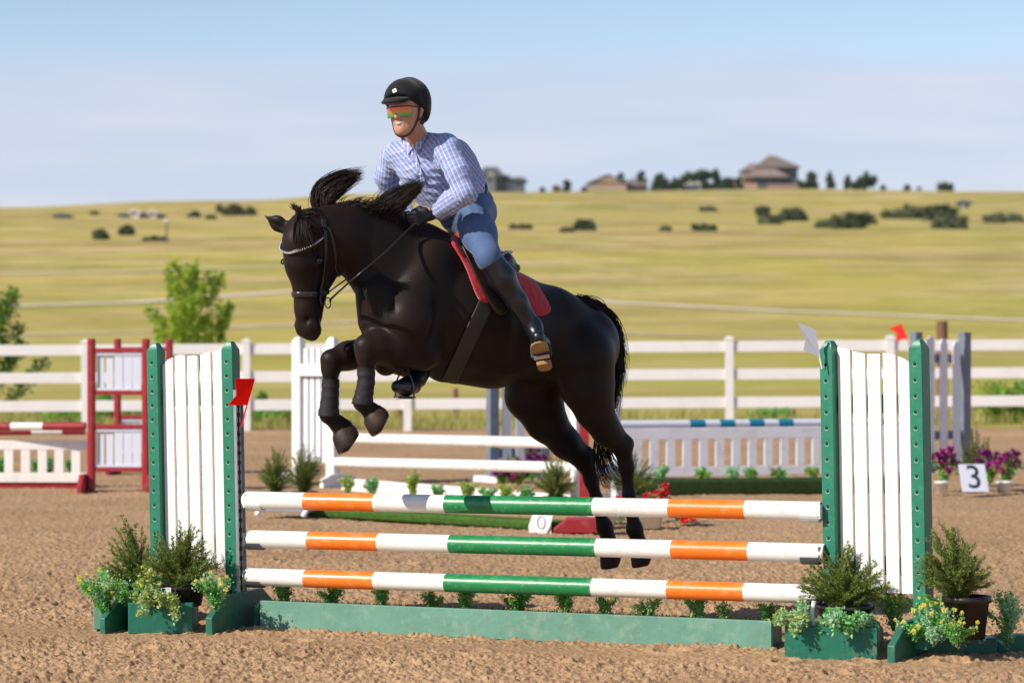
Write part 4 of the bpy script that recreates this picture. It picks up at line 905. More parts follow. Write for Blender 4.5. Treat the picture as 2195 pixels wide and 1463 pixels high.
bsh = [ # px, base, top, half width px, material
 (217, 513, 487, 18, 0, 'left one of two round dark bushes on the left slope'), (272, 504, 478, 13, 0, 'right one of two round dark bushes on the left slope'), (417, 466, 449, 14, 0, 'dark bush below the left ridge'), (450, 470, 459, 11, 0, 'smaller dark bush right of the one below the left ridge'), (505, 462, 436, 50, 1, 'long scrub patch below the left ridge'),
 (335, 516, 506, 36, 0, 'low dark hedge at the foot of the lamp pole'), (1256, 494, 469, 22, 0, 'square dark bush right of the rider on the slope'), (1216, 497, 487, 18, 0, 'low dark scrub left of the square bush'), (1118, 491, 478, 26, 1, 'low scrub beside the rider thigh on the slope'), (1510, 495, 477, 28, 0, 'low dark bush in the middle of the right slope'), (1425, 495, 484, 10, 1, 'tiny bush left of the middle bush'),
 (1518, 453, 440, 28, 1, 'low green scrub below the tree clump'), (1633, 464, 437, 15, 0, 'dark bush below the big house'), (1650, 480, 456, 32, 1, 'grey-green scrub below the dark bush'), (1705, 474, 444, 30, 0, 'round bush right of the dark bush below the big house'), (1820, 490, 454, 46, 0, 'large dark scrub on the right slope'), (1775, 488, 468, 24, 1, 'grey-green left end of the large scrub'), (1858, 480, 452, 20, 1, 'right shoulder of the large scrub'),
 (1945, 468, 436, 58, 1, 'upper grey-green scrub band on the right'), (2015, 474, 438, 36, 0, 'dark end of the upper scrub band'), (2040, 490, 460, 44, 1, 'lower tail of the scrub band'), (2130, 478, 456, 30, 1, 'pale scrub near the right edge'), (2175, 476, 456, 22, 1, 'pale scrub at the right edge'), (706, 0, 0, 0, 0, ''), (1745, 417, 412, 6, 0, ''), (202, 460, 452, 8, 0, 'tiny bush near the far left buildings')]
for i, (px, yb, yt, hw, mt_, lab) in enumerate(bsh):
    if not lab: continue
    p = onland(px, yb); s = F/p[1]
    crown('scrub', p-UZ*.2, hw/s, (yb-yt)/s, 300+i, lab, 'scrub on the slopes', m_=(FT3, FT2)[mt_], n=2200, dep=min(hw, 22)/s, trunk=False, cat='bush')

def house(label, px0, px1, yb, Yd, parts, name='house', cat='house'):
    s = F/Yd; root = empty(name, (((px0+px1)/2-CX)/s, Yd, float(land(((px0+px1)/2-CX)/s, Yd))), label, cat, 'houses on the hill')
    zz = lambda y: H-(y-CY)/s; xx = lambda p: (p-CX)/s
    for pt in parts:
        kind = pt[0]
        if kind == 'wall':
            _, a, b_, yt, yb_, d0, d1, m_ = pt; mb = MB(); z0 = zz(yb_); z1 = zz(yt); mb.box(((xx(a)+xx(b_))/2, Yd+(d0+d1)/2, (z0+z1)/2), ((xx(b_)-xx(a))/2, (d1-d0)/2, (z1-z0)/2)); mb.build('wall', [m_], root)
        elif kind == 'hip':
            _, a, b_, ra, rb, yt, ye, d0, d1, m_ = pt; mb = MB(); ov = .6; z0 = zz(ye); z1 = zz(yt); X0, X1 = xx(a)-ov, xx(b_)+ov; Y0, Y1 = Yd+d0-ov, Yd+d1+ov; ym = (Y0+Y1)/2
            mb.add([(X0, Y0, z0), (X1, Y0, z0), (X1, Y1, z0), (X0, Y1, z0), (xx(ra), ym, z1), (xx(rb), ym, z1), (X0, Y0, z0-.3), (X1, Y0, z0-.3), (X1, Y1, z0-.3), (X0, Y1, z0-.3)],
                   [(0, 1, 5, 4), (1, 2, 5), (2, 3, 4, 5), (3, 0, 4), (6, 7, 1, 0), (7, 8, 2, 1), (8, 9, 3, 2), (9, 6, 0, 3), (9, 8, 7, 6)]); mb.build('roof', [m_], root)
        elif kind == 'gable':   # ridge runs away from the viewer
            _, a, b_, pk, yt, ye, d0, d1, m_, mw = pt; z0 = zz(ye); z1 = zz(yt); X0, X1, Xm = xx(a), xx(b_), xx(pk); mb = MB(); t = .35
            mb.add([(X0-.4, Yd+d0-.4, z0), (Xm, Yd+d0-.4, z1), (X1+.4, Yd+d0-.4, z0), (X0-.4, Yd+d1, z0), (Xm, Yd+d1, z1), (X1+.4, Yd+d1, z0), (X0-.4, Yd+d0-.4, z0-t), (Xm, Yd+d0-.4, z1-t), (X1+.4, Yd+d0-.4, z0-t), (X0-.4, Yd+d1, z0-t), (Xm, Yd+d1, z1-t), (X1+.4, Yd+d1, z0-t)],
                   [(0, 1, 4, 3), (1, 2, 5, 4), (6, 7, 1, 0), (7, 8, 2, 1), (9, 10, 7, 6), (10, 11, 8, 7), (0, 3, 9, 6), (2, 8, 11, 5)]); mb.build('roof', [m_], root)
            mb = MB(); mb.prism([(X0, Yd+d0, z0-t), (X1, Yd+d0, z0-t), (Xm, Yd+d0, z1-t*1.05)], (0, .3, 0)); mb.build('gable_wall', [mw], root)
        elif kind == 'win':
            _, a, b_, yt, yb_, d0, m_ = pt; mb = MB(); mb.box(((xx(a)+xx(b_))/2, Yd+d0-.03, (zz(yt)+zz(yb_))/2), ((xx(b_)-xx(a))/2, .05, (zz(yt)-zz(yb_))/2)); mb.build('window', [m_], root)
    return root
GL = mat('dark glass', (.03, .04, .05), .15); TANW = mat('tan wall', (.40, .29, .21), .9, .1, .3); RF = mat('brown roof', (.20, .155, .13), .9, .2, .6); RF2 = mat('greyish roof', (.10, .10, .11), .9, .15, .6); GRW = mat('grey wall', (.11, .12, .145), .9); PKW = mat('pinkish stone wall', (.44, .30, .22), .9, .2, .4); WHW = mat('white wall', (.7, .68, .64), .8); DKW = mat('dark stone wall', (.12, .11, .11), .9, .2, .4)
house('tan barn with a low gabled roof and a small annex on the ridge', 1260, 1386, 413, 845, [('wall', 1263, 1343, 391, 420, 0, 12, TANW), ('gable', 1260, 1346, 1303, 373, 392, 0, 12, RF2, TANW), ('wall', 1345, 1385, 396, 420, 2, 10, RF2), ('hip', 1343, 1386, 1352, 1380, 381, 396, 2, 10, RF), ('win', 1352, 1364, 399, 411, 2, GL), ('win', 1368, 1379, 399, 411, 2, GL)])
house('big two-storey house with a brown hip roof on the ridge', 1580, 1712, 404, 852, [('wall', 1640, 1710, 358, 412, 0, 13, mat('bluish grey wall', (.19, .19, .21), .9)), ('hip', 1622, 1711, 1650, 1664, 331, 358, -2, 13, RF), ('wall', 1614, 1676, 378, 412, -5, -.1, DKW), ('hip', 1598, 1682, 1620, 1660, 363, 380, -6, 0, mat('pinkish roof', (.27, .20, .175), .9, .2, .6)),
      ('wall', 1596, 1640, 362, 412, 1, 12, PKW), ('hip', 1592, 1640, 1612, 1640, 347, 364, 1, 12, mat('pinkish roof', (.27, .2, .175), .9)), ('wall', 1578, 1600, 381, 412, 1, 11, PKW), ('wall', 1590, 1618, 396, 408, -9, -8, PKW), ('wall', 1640, 1705, 398, 410, -9, -8, mat('stone parapet', (.30, .19, .16), .9)),
      ('win', 1668, 1678, 363, 372, 0, GL), ('win', 1686, 1697, 363, 372, 0, GL), ('win', 1688, 1700, 382, 394, 0, GL), ('win', 1624, 1636, 384, 396, -5, GL), ('win', 1644, 1660, 384, 396, -5, GL), ('win', 1604, 1610, 368, 376, 1, GL), ('win', 1582, 1588, 386, 394, 1, GL)])
house('dark grey house with a pale gable right behind the rider back', 1035, 1126, 404, 845, [('wall', 1022, 1076, 374, 412, 0, 12, GRW), ('hip', 1018, 1078, 1040, 1066, 355, 376, 0, 12, RF2), ('gable', 1036, 1063, 1050, 365, 376, -1.5, 6, RF2, WHW), ('wall', 1037, 1062, 376, 412, -1.5, 0, mat('mid grey wall', (.17, .17, .19), .9)),
      ('wall', 1072, 1098, 384, 412, 1, 11, GRW), ('hip', 1072, 1098, 1078, 1090, 372, 385, 1, 11, RF2), ('wall', 1096, 1126, 384, 412, 1, 10, GRW), ('hip', 1094, 1127, 1100, 1120, 377, 386, 1, 10, RF2), ('win', 1045, 1054, 382, 390, -1.5, GL), ('win', 1108, 1117, 389, 398, 1, GL)])
house('small blue shed with white gables in the tree clump', 1474, 1500, 410, 838, [('wall', 1475, 1499, 394, 412, 0, 4, mat('blue wall', (.04, .08, .15), .8)), ('gable', 1473, 1486, 1480, 388, 395, -.5, 4, WHW, WHW), ('gable', 1488, 1500, 1494, 388, 395, -.5, 4, WHW, WHW)], 'shed', 'shed')
house('tiny white shed on the ridge near the lone round tree', 1962, 1980, 417, 835, [('wall', 1963, 1978, 411, 422, 0, 3, WHW), ('hip', 1962, 1979, 1966, 1974, 407, 412, 0, 3, WHW)], 'shed', 'shed')
p = onland(2067, 446); Yd = p[1]; house('little dark shed with a white door on the right slope', 2058, 2078, 446, Yd, [('wall', 2060, 2077, 433, 450, 0, 3, DKW), ('hip', 2058, 2078, 2063, 2073, 427, 434, 0, 3, RF2), ('win', 2060, 2069, 434, 446, 0, WHW)], 'shed', 'shed')
p = onland(300, 466); Yd = p[1]; house('long low dark building with white fronts on the left hill', 255, 340, 466, Yd, [('wall', 262, 336, 458, 472, 0, 6, mat('purple grey wall', (.12, .10, .13), .9)), ('hip', 258, 340, 270, 330, 453, 459, 0, 6, RF2), ('wall', 284, 300, 455, 470, -2, 0, WHW), ('gable', 284, 300, 292, 448, 456, -2, 0, WHW, WHW), ('wall', 324, 336, 456, 470, -2, 0, WHW), ('gable', 324, 336, 330, 450, 457, -2, 0, WHW, WHW)])
p = onland(130, 467); Yd = p[1]; house('tiny grey shed alone on the far left hill', 118, 142, 466, Yd, [('wall', 121, 140, 460, 470, 0, 4, GRW), ('hip', 119, 142, 125, 136, 456, 461, 0, 4, RF2)], 'shed', 'shed')
p = onland(357, 518); s = F/p[1]; b = MB(); b.tube([p-UZ*.2, p+UZ*(518-472)/s], [.11, .07], 8); root = empty('lamp_pole', p, 'thin pole with a pale globe on the left slope', 'lamp'); b.build('pole', [DKW], root)
b = MB(); b.sphere(p+UZ*(518-473)/s, 4.5/s, 12, 8); b.build('globe', [WHW], root, smooth=True)
# ------------------------------------------------------------------ horse: frame of its own (heading HD, left flank HL)
HA = rad(33); HD = np.array((-math.cos(HA), -math.sin(HA), 0)); HL = np.array((-HD[1], HD[0], 0))*1.
HL = np.array((math.sin(HA), -math.cos(HA), 0))
HC = at(1030, 731.5, 14.0); HC[2] = 0
def W(px, py, off=0.):
    k = (px-CX)/F; Y = (off+HC @ HL)/(k*HL[0]+HL[1]); return at(px, py, Y)
LAT = lambda f: ((HL, f),)
HS = Solid()
# trunk
HS.cap(W(868, 648), W(915, 640), .215, .27, .05, LAT(.80))
HS.cap(W(905, 622), W(965, 664), .29, .33, .06, LAT(.78))
HS.cap(W(965, 666), W(1060, 698), .33, .295, .06, LAT(.86))
HS.cap(W(1060, 698), W(1165, 708), .295, .235, .06, LAT(.90))
HS.cap(W(905, 540), W(1000, 575), .125, .14, .08, LAT(.6))
HS.cap(W(1165, 718), W(1242, 740), .230, .220, .07, LAT(.92))
for e in (-1, 1):
    HS.ball(W(1246, 768, e*.12), .165, .07)                       # haunches
    HS.ball(W(880, 690, e*.15), .16, .06)                         # points of the shoulder
    HS.cap(W(806, 632, e*.075), W(808, 686, e*.075), .104, .098, .025)  # breast muscles
    HS.cap(W(925, 560, e*.11), W(875, 680, e*.17), .12, .12, .07)
HS.cap(W(764, 640, 0), W(768, 705, 0), .024, .024, .03, op='sub')
# neck
HS.chain([W(690, 505, .02), W(724, 508, .015), W(768, 520, 0), W(820, 552), W(885, 600)], [.110, .135, .160, .205, .26], .06, LAT(.66))
HS.chain([W(694, 470, .02), W(755, 463, .01), W(830, 480), W(905, 520)], [.045, .05, .06, .08], .07)
HS.cap(W(872, 560, .24), W(835, 640, .26), .018, .016, .05, op='sub'); HS.cap(W(950, 640, .30), W(930, 730, .28), .02, .02, .06, op='sub'); HS.cap(W(1130, 680, .30), W(1110, 790, .24), .03, .02, .08, op='sub')
# near and far hind legs
HS.chain([W(1246, 770, .15), W(1262, 830, .16), W(1275, 878, .16), W(1300, 922, .16), W(1328, 953, .155)], [.172, .135, .098, .072, .054], .05, LAT(.8))
HS.ball(W(1244, 830, .17), .095, .05)
HS.cap(W(1290, 880, .16), W(1345, 948, .155), .028, .022, .03)    # hamstring cord down to the hock point
HS.chain([W(1334, 955, .155), W(1343, 1000, .155), W(1348, 1060, .155), W(1358, 1120, .155)], [.052, .036, .030, .034], .03)
HS.ball(W(1344, 952, .155), .032, .03)
HS.ball(W(1360, 1132, .155), .044, .02); HS.cap(W(1361, 1136, .155), W(1372, 1168, .16), .038, .040, .02)
HS.chain([W(1150, 775, -.15), W(1147, 845, -.16), W(1170, 900, -.16), W(1210, 948, -.16), W(1250, 985, -.155)], [.20, .148, .108, .074, .057], .05, LAT(.8))
HS.ball(W(1126, 848, -.17), .10, .05)
HS.cap(W(1200, 905, -.16), W(1263, 972, -.155), .028, .022, .03)
HS.chain([W(1254, 985, -.155), W(1268, 1030, -.155), W(1279, 1070, -.155), W(1291, 1115, -.155)], [.050, .036, .031, .035], .03)
HS.ball(W(1261, 972, -.155), .030, .03)
HS.ball(W(1296, 1128, -.155), .046, .02); HS.cap(W(1297, 1133, -.155), W(1308, 1165, -.155), .040, .042, .02)
# near fore
HS.chain([W(905, 750, .15), W(850, 750, .15), W(806, 744, .15), W(784, 745, .15)], [.105, .088, .068, .054], .05)
HS.ball(W(783, 740, .15), .052, .025); HS.ball(W(784, 762, .15), .046, .02)
HS.chain([W(784, 765, .15), W(784, 810, .152), W(776, 852, .155)], [.040, .033, .034], .03)
HS.ball(W(775, 862, .155), .044, .02); HS.cap(W(780, 866, .155), W(800, 886, .155), .036, .052, .02); HS.ball(W(826, 782, .10), .052, .03)
HS.ball(W(828, 778, .08), .055, .03)
# far fore
HS.chain([W(872, 760, -.14), W(800, 752, -.14), W(745, 762, -.14), W(712, 774, -.14)], [.115, .082, .064, .054], .05)
HS.ball(W(709, 770, -.14), .050, .025); HS.ball(W(708, 790, -.14), .044, .02)
HS.chain([W(709, 795, -.14), W(708, 840, -.14), W(705, 878, -.14)], [.040, .033, .035], .03)
HS.ball(W(703, 888, -.14), .045, .02); HS.cap(W(708, 893, -.14), W(735, 918, -.14), .038, .054, .02)
HS.cap(W(950, 792), W(1060, 800), .05, .06, .08)                 # belly line
# head: frame
hf = np.array((-.50, -.84, -.12)); hf /= np.linalg.norm(hf)
ha = np.array((-.045, -.10, -1.)); ha -= hf*(ha @ hf); ha /= np.linalg.norm(ha)
hl = np.cross(ha, hf); hl = hl if hl[0] > 0 else -hl
HO = at(639, 474, 13.40)
def Hh(t, f, l_): return HO+ha*t*.955+hf*f+hl*l_
HX = Solid()
def hadd(*a, **k): HS.cap(*a, **k)
hadd(Hh(.03, -.04, 0), Hh(.12, -.02, 0), .074, .092, .05)
hadd(Hh(.10, -.01, 0), Hh(.22, -.005, 0), .088, .082, .04)
hadd(Hh(.22, .00, 0), Hh(.47, .002, 0), .064, .047, .05)
for e in (-1, 1):
    hadd(Hh(.205, -.012, e*.076), Hh(.215, -.012, e*.074), .034, .030, .025)      # eye socket ridge
    hadd(Hh(.25, -.04, e*.062), Hh(.40, -.03, e*.034), .022, .012, .03)           # facial crest
    hadd(Hh(.20, -.135, e*.050), Hh(.27, -.135, e*.048), .088, .080, .035, flat=((hl, .55),))
    hadd(Hh(.30, -.13, e*.035), Hh(.50, -.065, e*.022), .038, .026, .04)
    hadd(Hh(.545, .000, e*.038), Hh(.56, -.006, e*.040), .029, .026, .02)
    HS.cap(Hh(.540, .024, e*.050), Hh(.568, .014, e*.056), .013, .009, .009, op='sub')
    HS.cap(Hh(.160, .0, e*.090), Hh(.175, -.01, e*.092), .014, .012, .03, op='sub')
hadd(Hh(.46, -.01, 0), Hh(.565, -.025, 0), .052, .054, .04)
hadd(Hh(.585, -.035, 0), Hh(.60, -.045, 0), .036, .030, .02)
hadd(Hh(.575, -.080, 0), Hh(.59, -.078, 0), .028, .024, .02)
HS.cap(Hh(.600, -.066, -.05), Hh(.585, -.068, .05), .004, .004, .010, op='sub')
# throat: joins head and neck
HS.cap(Hh(.10, -.12, 0), W(735, 515, .0), .10, .13, .06, LAT(.75))
# ears
def ear(b0, tip, fwd, sg):
    b0 = np.array(b0); tip = np.array(tip); d = tip-b0; Ln = np.linalg.norm(d); d /= Ln; side = np.cross(d, fwd); side /= np.linalg.norm(side); fw = np.cross(side, d)
    HS.cap(b0, b0+d*Ln*.45, .034, .042, .02, ((fw, .55),)); HS.cap(b0+d*Ln*.45, tip-d*.004, .040, .007, .012, ((fw, .55),))
    HS.cap(b0+d*Ln*.28+fw*.028, b0+d*Ln*.70+fw*.022, .017, .008, .012, ((side, .8),), op='sub')
ear(at(618, 492, 13.45), at(568, 463, 13.47), np.array((-.2, -.9, -.4)), 1)
ear(at(680, 494, 13.33), at(652, 464, 13.22), np.array((-.6, -.3, -.6)), -1)
for nx, ny in ((658, 688), (627, 688)):
    q = HS.hit(nx, ny); HS.cap(q+UZ*.010-hl*.002, q-UZ*.008+hl*.004, .0125, .0085, .007, op='sub')
V, Fq = HS.net(.0085)
dn = (fbm(V[:, 0]*9, V[:, 2]*9+V[:, 1]*5, 2, 3)-.5)*.004
V = V+HS.grad(V)*dn[:, None]
coat = bpy.data.materials.new('black horse coat'); coat.use_nodes = True; n = coat.node_tree.nodes; l = coat.node_tree.links; b = n['Principled BSDF']
tc = n.new('ShaderNodeTexCoord')
l.new(nd_mix(n, l, nd_noise(n, l, tc.outputs['Object'], 3, 4), (.012, .0082, .0070), (.021, .0125, .0095)), b.inputs['Base Color'])
b.inputs['Roughness'].default_value = .46; b.inputs['Specular IOR Level'].default_value = .15
b.inputs['Sheen Weight'].default_value = .025; b.inputs['Sheen Roughness'].default_value = .35; b.inputs['Sheen Tint'].default_value = (.55, .33, .24, 1)
mq = n.new('ShaderNodeMapping'); mq.inputs['Scale'].default_value = (90, 90, 22); l.new(tc.outputs['Object'], mq.inputs[0])
bp = n.new('ShaderNodeBump'); bp.inputs['Strength'].default_value = .22; bp.inputs['Distance'].default_value = .004; l.new(nd_noise(n, l, mq.outputs[0], 3, 4), bp.inputs['Height']); l.new(bp.outputs[0], b.inputs['Normal'])
horse = mesh('horse', V, Fq, coat, smooth=True, origin=(HC[0], HC[1], .3))
tag(horse, 'black horse jumping over the striped poles towards the left with folded forelegs', 'horse')
LEATH = mat('black leather', (.016, .014, .014), .32, .3, 30, .6); BOOTG = mat('dark neoprene', (.022, .018, .020), .75, .3, 20, .3, bump=.3, bs=80)
HAIR = mat('black horse hair', (.016, .009, .007), .5, .3, 5, .25); HAIRB = mat('brown lit horse hair', (.034, .015, .010), .5, 0, 5, .25)  # HAIRB: brown of sunlit strands put into the colour, mixed in at random
# eyes
for e in (-1, 1):
    ec = HS.march(Hh(.208, -.012, e*.13), hl*-e, 0.); eg = HS.grad(ec)[0]; b = MB(); b.sphere(ec-eg*(.0095 if e > 0 else .014)+hf*.003, .0185, 20, 16); lid = [ec+eg*.004+hf*.003+ha*(.020*math.cos(t)*.55)*1+hf*.020*math.sin(t) for t in np.linspace(0, 6.283, 17)]; MBl = MB(); MBl.tube(lid, .0042, 8, caps=False); MBl.build('eyelid', [coat], horse, smooth=True)
    b.build('eye', [mat('horse eye', (.010, .006, .004), .04, 0, 1, .9)], horse, smooth=True)
# hooves
HOOF = mat('dark horn hoof', (.016, .010, .008), .55, .3, 14, .25, bump=.2, bs=60, col2=(.045, .024, .015)); SOLE = mat('pale hoof edge', (.36, .25, .17), .8, .3, 30)
def hoof(c, ax, toe, r=.055, h=.085):
    ax = np.array(ax, float); ax /= np.linalg.norm(ax); toe = np.array(toe, float); toe -= ax*(toe @ ax); toe /= np.linalg.norm(toe); sd = np.cross(ax, toe); b = MB(); seg = 28; v = []
    rows = [(0, .82, 0), (.10, .90, 0), (.35, .98, .08), (.7, 1.02, .14), (.93, 1.0, .18), (1, .95, .19)]
    for t, k, s_ in rows:
        for q in range(seg):
            a = 6.28318*q/seg; el = 1+.16*max(0, math.cos(a)); hh = h*t*(1 if math.cos(a) > 0 else 1-.30*abs(math.cos(a)))
            v.append(np.array(c)+ax*hh+toe*(math.cos(a)*r*k*el+s_*.055*t)+sd*math.sin(a)*r*k)
    f = [(i*seg+k, i*seg+(k+1) % seg, (i+1)*seg+(k+1) % seg, (i+1)*seg+k) for i in range(len(rows)-1) for k in range(seg)]
    b.add(v, f, 0); rim = v[-seg:]; cc = np.mean(rim, 0); v2 = list(rim)+[x+(cc-x)*.18-ax*.001 for x in rim]+[cc-ax*.012+(x-cc)*.72 for x in rim]
    b.add(v2, [(k, (k+1) % seg, seg+(k+1) % seg, seg+k) for k in range(seg)], 1); b.add(v2, [(seg+k, seg+(k+1) % seg, 2*seg+(k+1) % seg, 2*seg+k) for k in range(seg)]+[tuple(range(2*seg, 3*seg))], 0)
    b.sphere(np.array(c)-ax*.002, r*.86, 16, 8, 0, (1, 1, .55), (toe, sd, ax))
    return b.build('hoof', [HOOF, SOLE], horse, smooth=True)
hoof(W(800, 886, .155), (.55, -.15, -.62), (-.60, -.35, -.50), .064, .088)
hoof(W(735, 922, -.14), (.48, -.15, -.72), (-.60, -.35, -.45), .066, .095)
hoof(W(1371, 1163, .16), (.22, .10, -1), (-.8, -.5, -.2), .054, .118)
hoof(W(1306, 1162, -.155), (.18, .12, -1), (-.8, -.5, -.2), .056, .132)
# leg boots on the forelegs and a small shine of straps
def legboot(label, pts, rs, off):
    P_ = spline([W(x, y, off) for x, y in pts], 14); R_ = np.interp(np.linspace(0, 1, 14), np.linspace(0, 1, len(rs)), rs)
    root = empty('leg_boot', P_[-1]-UZ*.02, label, 'leg boot', 'boots on the forelegs'); b = MB(); b.tube(P_, R_, 24); b.build('shell', [BOOTG], root, smooth=True)
    b = MB()
    s_ = HD*.72+HL*.5; s_ /= np.linalg.norm(s_); Q = P_+s_*(R_[:, None]*.62); b.tube(Q, .017, 10, flat=.8); b.build('strike_pad', [mat('boot pad', (.03, .026, .028), .5)], root, smooth=True)
    for t in (2, 5, 8, 11): b = MB(); b.tube([P_[t]-UZ*.012, P_[t]+UZ*.012], R_[t]+.0022, 24); b.build("strap", [mat('boot strap', (.03, .025, .028), .6, .2, 30, .3)], root, smooth=True)
legboot('dark boot on the near foreleg, right one under the chest', [(784, 788), (785, 815), (780, 845), (776, 868)], [.044, .043, .046, .054], .153)
legboot('dark boot on the far foreleg, left one of the two folded legs', [(709, 812), (708, 840), (706, 868), (704, 892)], [.044, .043, .047, .055], -.14)

# ------------------------------------------------------------------ hair
def strands(name, guides, n, r, spread, seed, rw=(.0025, .0008), m_=None, parent=None, jit=.02, seg=9, tipspread=2.5, rim=.15):
    """guides: list of control polylines; every strand follows a blend of two guides with jitter"""
    rg = np.random.RandomState(seed); G = [spline(g, seg) for g in guides]; Vs, Fs, Ms = [], [], []; c = 0
    for i in range(n):
        a = rg.randint(len(G)); b_ = min(a+1, len(G)-1); t = rg.rand(); P_ = G[a]*(1-t)+G[b_]*t
        u = np.linspace(0, 1, seg)[:, None]; P_ = P_+np.clip(rg.normal(size=3), -2, 2)*spread*(1+u*tipspread)+np.cumsum(rg.normal(size=(seg, 3)), 0)*jit/seg
        ln = rg.uniform(.34, 1.08); k = np.linspace(0, (seg-1)*min(ln, 1), seg); i0 = np.minimum(k.astype(int), seg-2); P_ = P_[i0]+(P_[i0+1]-P_[i0])*(k-i0)[:, None]
        tg = np.gradient(P_, axis=0); tg /= np.linalg.norm(tg, axis=1)[:, None]+1e-9; s_ = rg.normal(size=3); s1 = np.cross(tg, s_); s1 /= np.linalg.norm(s1, axis=1)[:, None]+1e-9; s2 = np.cross(tg, s1)
        w_ = (rw[0]*(1-u**1.5)+rw[1]*u**1.5)*rg.uniform(.7, 1.4)
        ring = np.stack([P_+s1*w_, P_-s1*w_*.5+s2*w_*.87, P_-s1*w_*.5-s2*w_*.87], 1).reshape(-1, 3); Vs.append(ring)
        q = np.arange(seg-1)[:, None]*3
        for j in range(3): Fs.append(np.column_stack([q[:, 0]+j, q[:, 0]+(j+1) % 3, q[:, 0]+3+(j+1) % 3, q[:, 0]+3+j])+c)
        Ms.append(np.full((seg-1)*3, int(rg.rand() < rim))); c += seg*3
    return mesh(name, np.vstack(Vs), np.vstack(Fs), m_ or [HAIR, HAIRB], parent, smooth=True, mi=np.concatenate(Ms))
a = lambda p, Y: at(p[0], p[1], Y)
# flying top lock
g1 = [[(690, 470), (672, 436), (676, 402), (704, 378), (738, 366), (772, 366)], [(700, 470), (688, 436), (694, 408), (718, 390), (744, 379), (774, 370)], [(708, 468), (698, 442), (702, 423), (720, 404), (744, 389), (776, 374)], [(716, 466), (704, 446), (708, 430), (724, 413), (744, 398), (766, 382)]]
strands('mane', [[a(p, 13.50+.012*i) for i, p in enumerate(g)] for g in g1], 1500, .0, .0072, 401, (.0024, .0004), None, horse, .006, 12, .45, .3)
strands('mane', [[a(p, 13.50+.012*i) for i, p in enumerate(g)] for g in g1], 110, .0, .012, 431, (.0018, .0003), None, horse, .035, 12, 1.1, .3)
# lock blown up in front of the rider
g2 = [[(808, 470), (806, 446), (816, 424), (846, 408), (874, 398), (902, 386)], [(820, 472), (820, 448), (834, 428), (858, 414), (880, 403), (906, 389)], [(834, 476), (838, 456), (850, 438), (868, 424), (886, 410), (906, 394)], [(844, 480), (846, 462), (858, 446), (872, 430), (888, 416), (902, 400)]]
strands('mane', [[a(p, 13.62) for i, p in enumerate(g)] for g in g2], 1300, .0, .0072, 402, (.0024, .0004), None, horse, .007, 11, .5, .2)
strands('mane', [[a(p, 13.62) for i, p in enumerate(g)] for g in g2], 140, .0, .014, 432, (.0018, .0003), None, horse, .05, 11, 1.2, .3)
# rest of the mane along the crest, short wild strands
gd = []
for (x0, y0, x1, y1) in ((690, 456, 712, 436), (716, 452, 752, 430), (742, 450, 786, 428), (762, 452, 806, 432), (786, 458, 828, 430), (806, 462, 846, 428), (830, 470, 868, 436)):
    gd.append([a((x0, y0+14), 13.52+(x0-690)*.0007), a(((x0+x1)/2-4, (y0+y1)/2-2), 13.50+(x0-690)*.0007), a((x1, y1+6), 13.5+(x0-690)*.0007)])
strands('mane', gd, 600, .0, .010, 403, (.0028, .0005), None, horse, .03, 7, .9, .1)
gd = [[a((x, y), 13.50), a((x+14, y+18), 13.44), a((x+26, y+42), 13.42)] for x, y in ((700, 450), (730, 450), (760, 452), (800, 462), (840, 476))]
0 and strands('mane', gd, 700, .0, .014, 404, (.003, .0008), None, horse, .03, 7, .8, .05)
# forelock over the brow and blown back
Yh = 13.27
gd = [[a((650, 456), Yh+.05), a((632, 478), Yh), a((628, 505), Yh-.02), a((632, 535), Yh-.03)], [a((655, 456), Yh+.05), a((644, 478), Yh), a((646, 508), Yh-.03), a((652, 538), Yh-.03)], [a((662, 458), Yh+.05), a((658, 478), Yh-.02), a((664, 508), Yh-.05), a((672, 528), Yh-.05)]]
strands('forelock', gd, 380, .0, .006, 405, (.0026, .0006), None, horse, .010, 8, .4, .35)
gd = [[a((645, 458), Yh+.04), a((668, 448), Yh), a((690, 452), Yh), a((706, 466), Yh)], [a((640, 468), Yh+.02), a((664, 460), Yh-.03), a((684, 464), Yh-.03), a((700, 476), Yh-.02)], [a((636, 476), Yh), a((640, 452), Yh), a((632, 444), Yh), a((626, 436), Yh)]]
strands('forelock', gd, 300, .0, .0055, 406, (.0024, .0005), None, horse, .012, 8, .5, .4)
# tail
T = lambda x, y, o=0.: W(x, y, o)
gt = [[T(1236, 646), T(1276, 662), T(1300, 700), T(1314, 760), T(1308, 820), T(1300, 860)],
      [T(1240, 650), T(1290, 668), T(1316, 712), T(1324, 775), T(1317, 830), T(1306, 880)],
      [T(1238, 660), T(1278, 680), T(1296, 730), T(1302, 790), T(1300, 840), T(1294, 900)],
      [T(1238, 656, .05), T(1270, 676, .05), T(1288, 740, .05), T(1292, 810, .03), T(1292, 850, 0), T(1288, 900)]]
strands('tail', gt, 2300, .0, .017, 410, (.0028, .0006), None, horse, .06, 13, .35, .06)
gt = [[T(1240, 652), T(1286, 664), T(1310, 688), T(1326, 712), T(1336, 730)], [T(1244, 656), T(1292, 676), T(1318, 706), T(1330, 730), T(1346, 756)], [T(1260, 660), T(1300, 690), T(1322, 740), T(1332, 790), T(1330, 830)]]
strands('tail', gt, 130, .0, .007, 411, (.0022, .0004), None, horse, .02, 9, .6, .05)
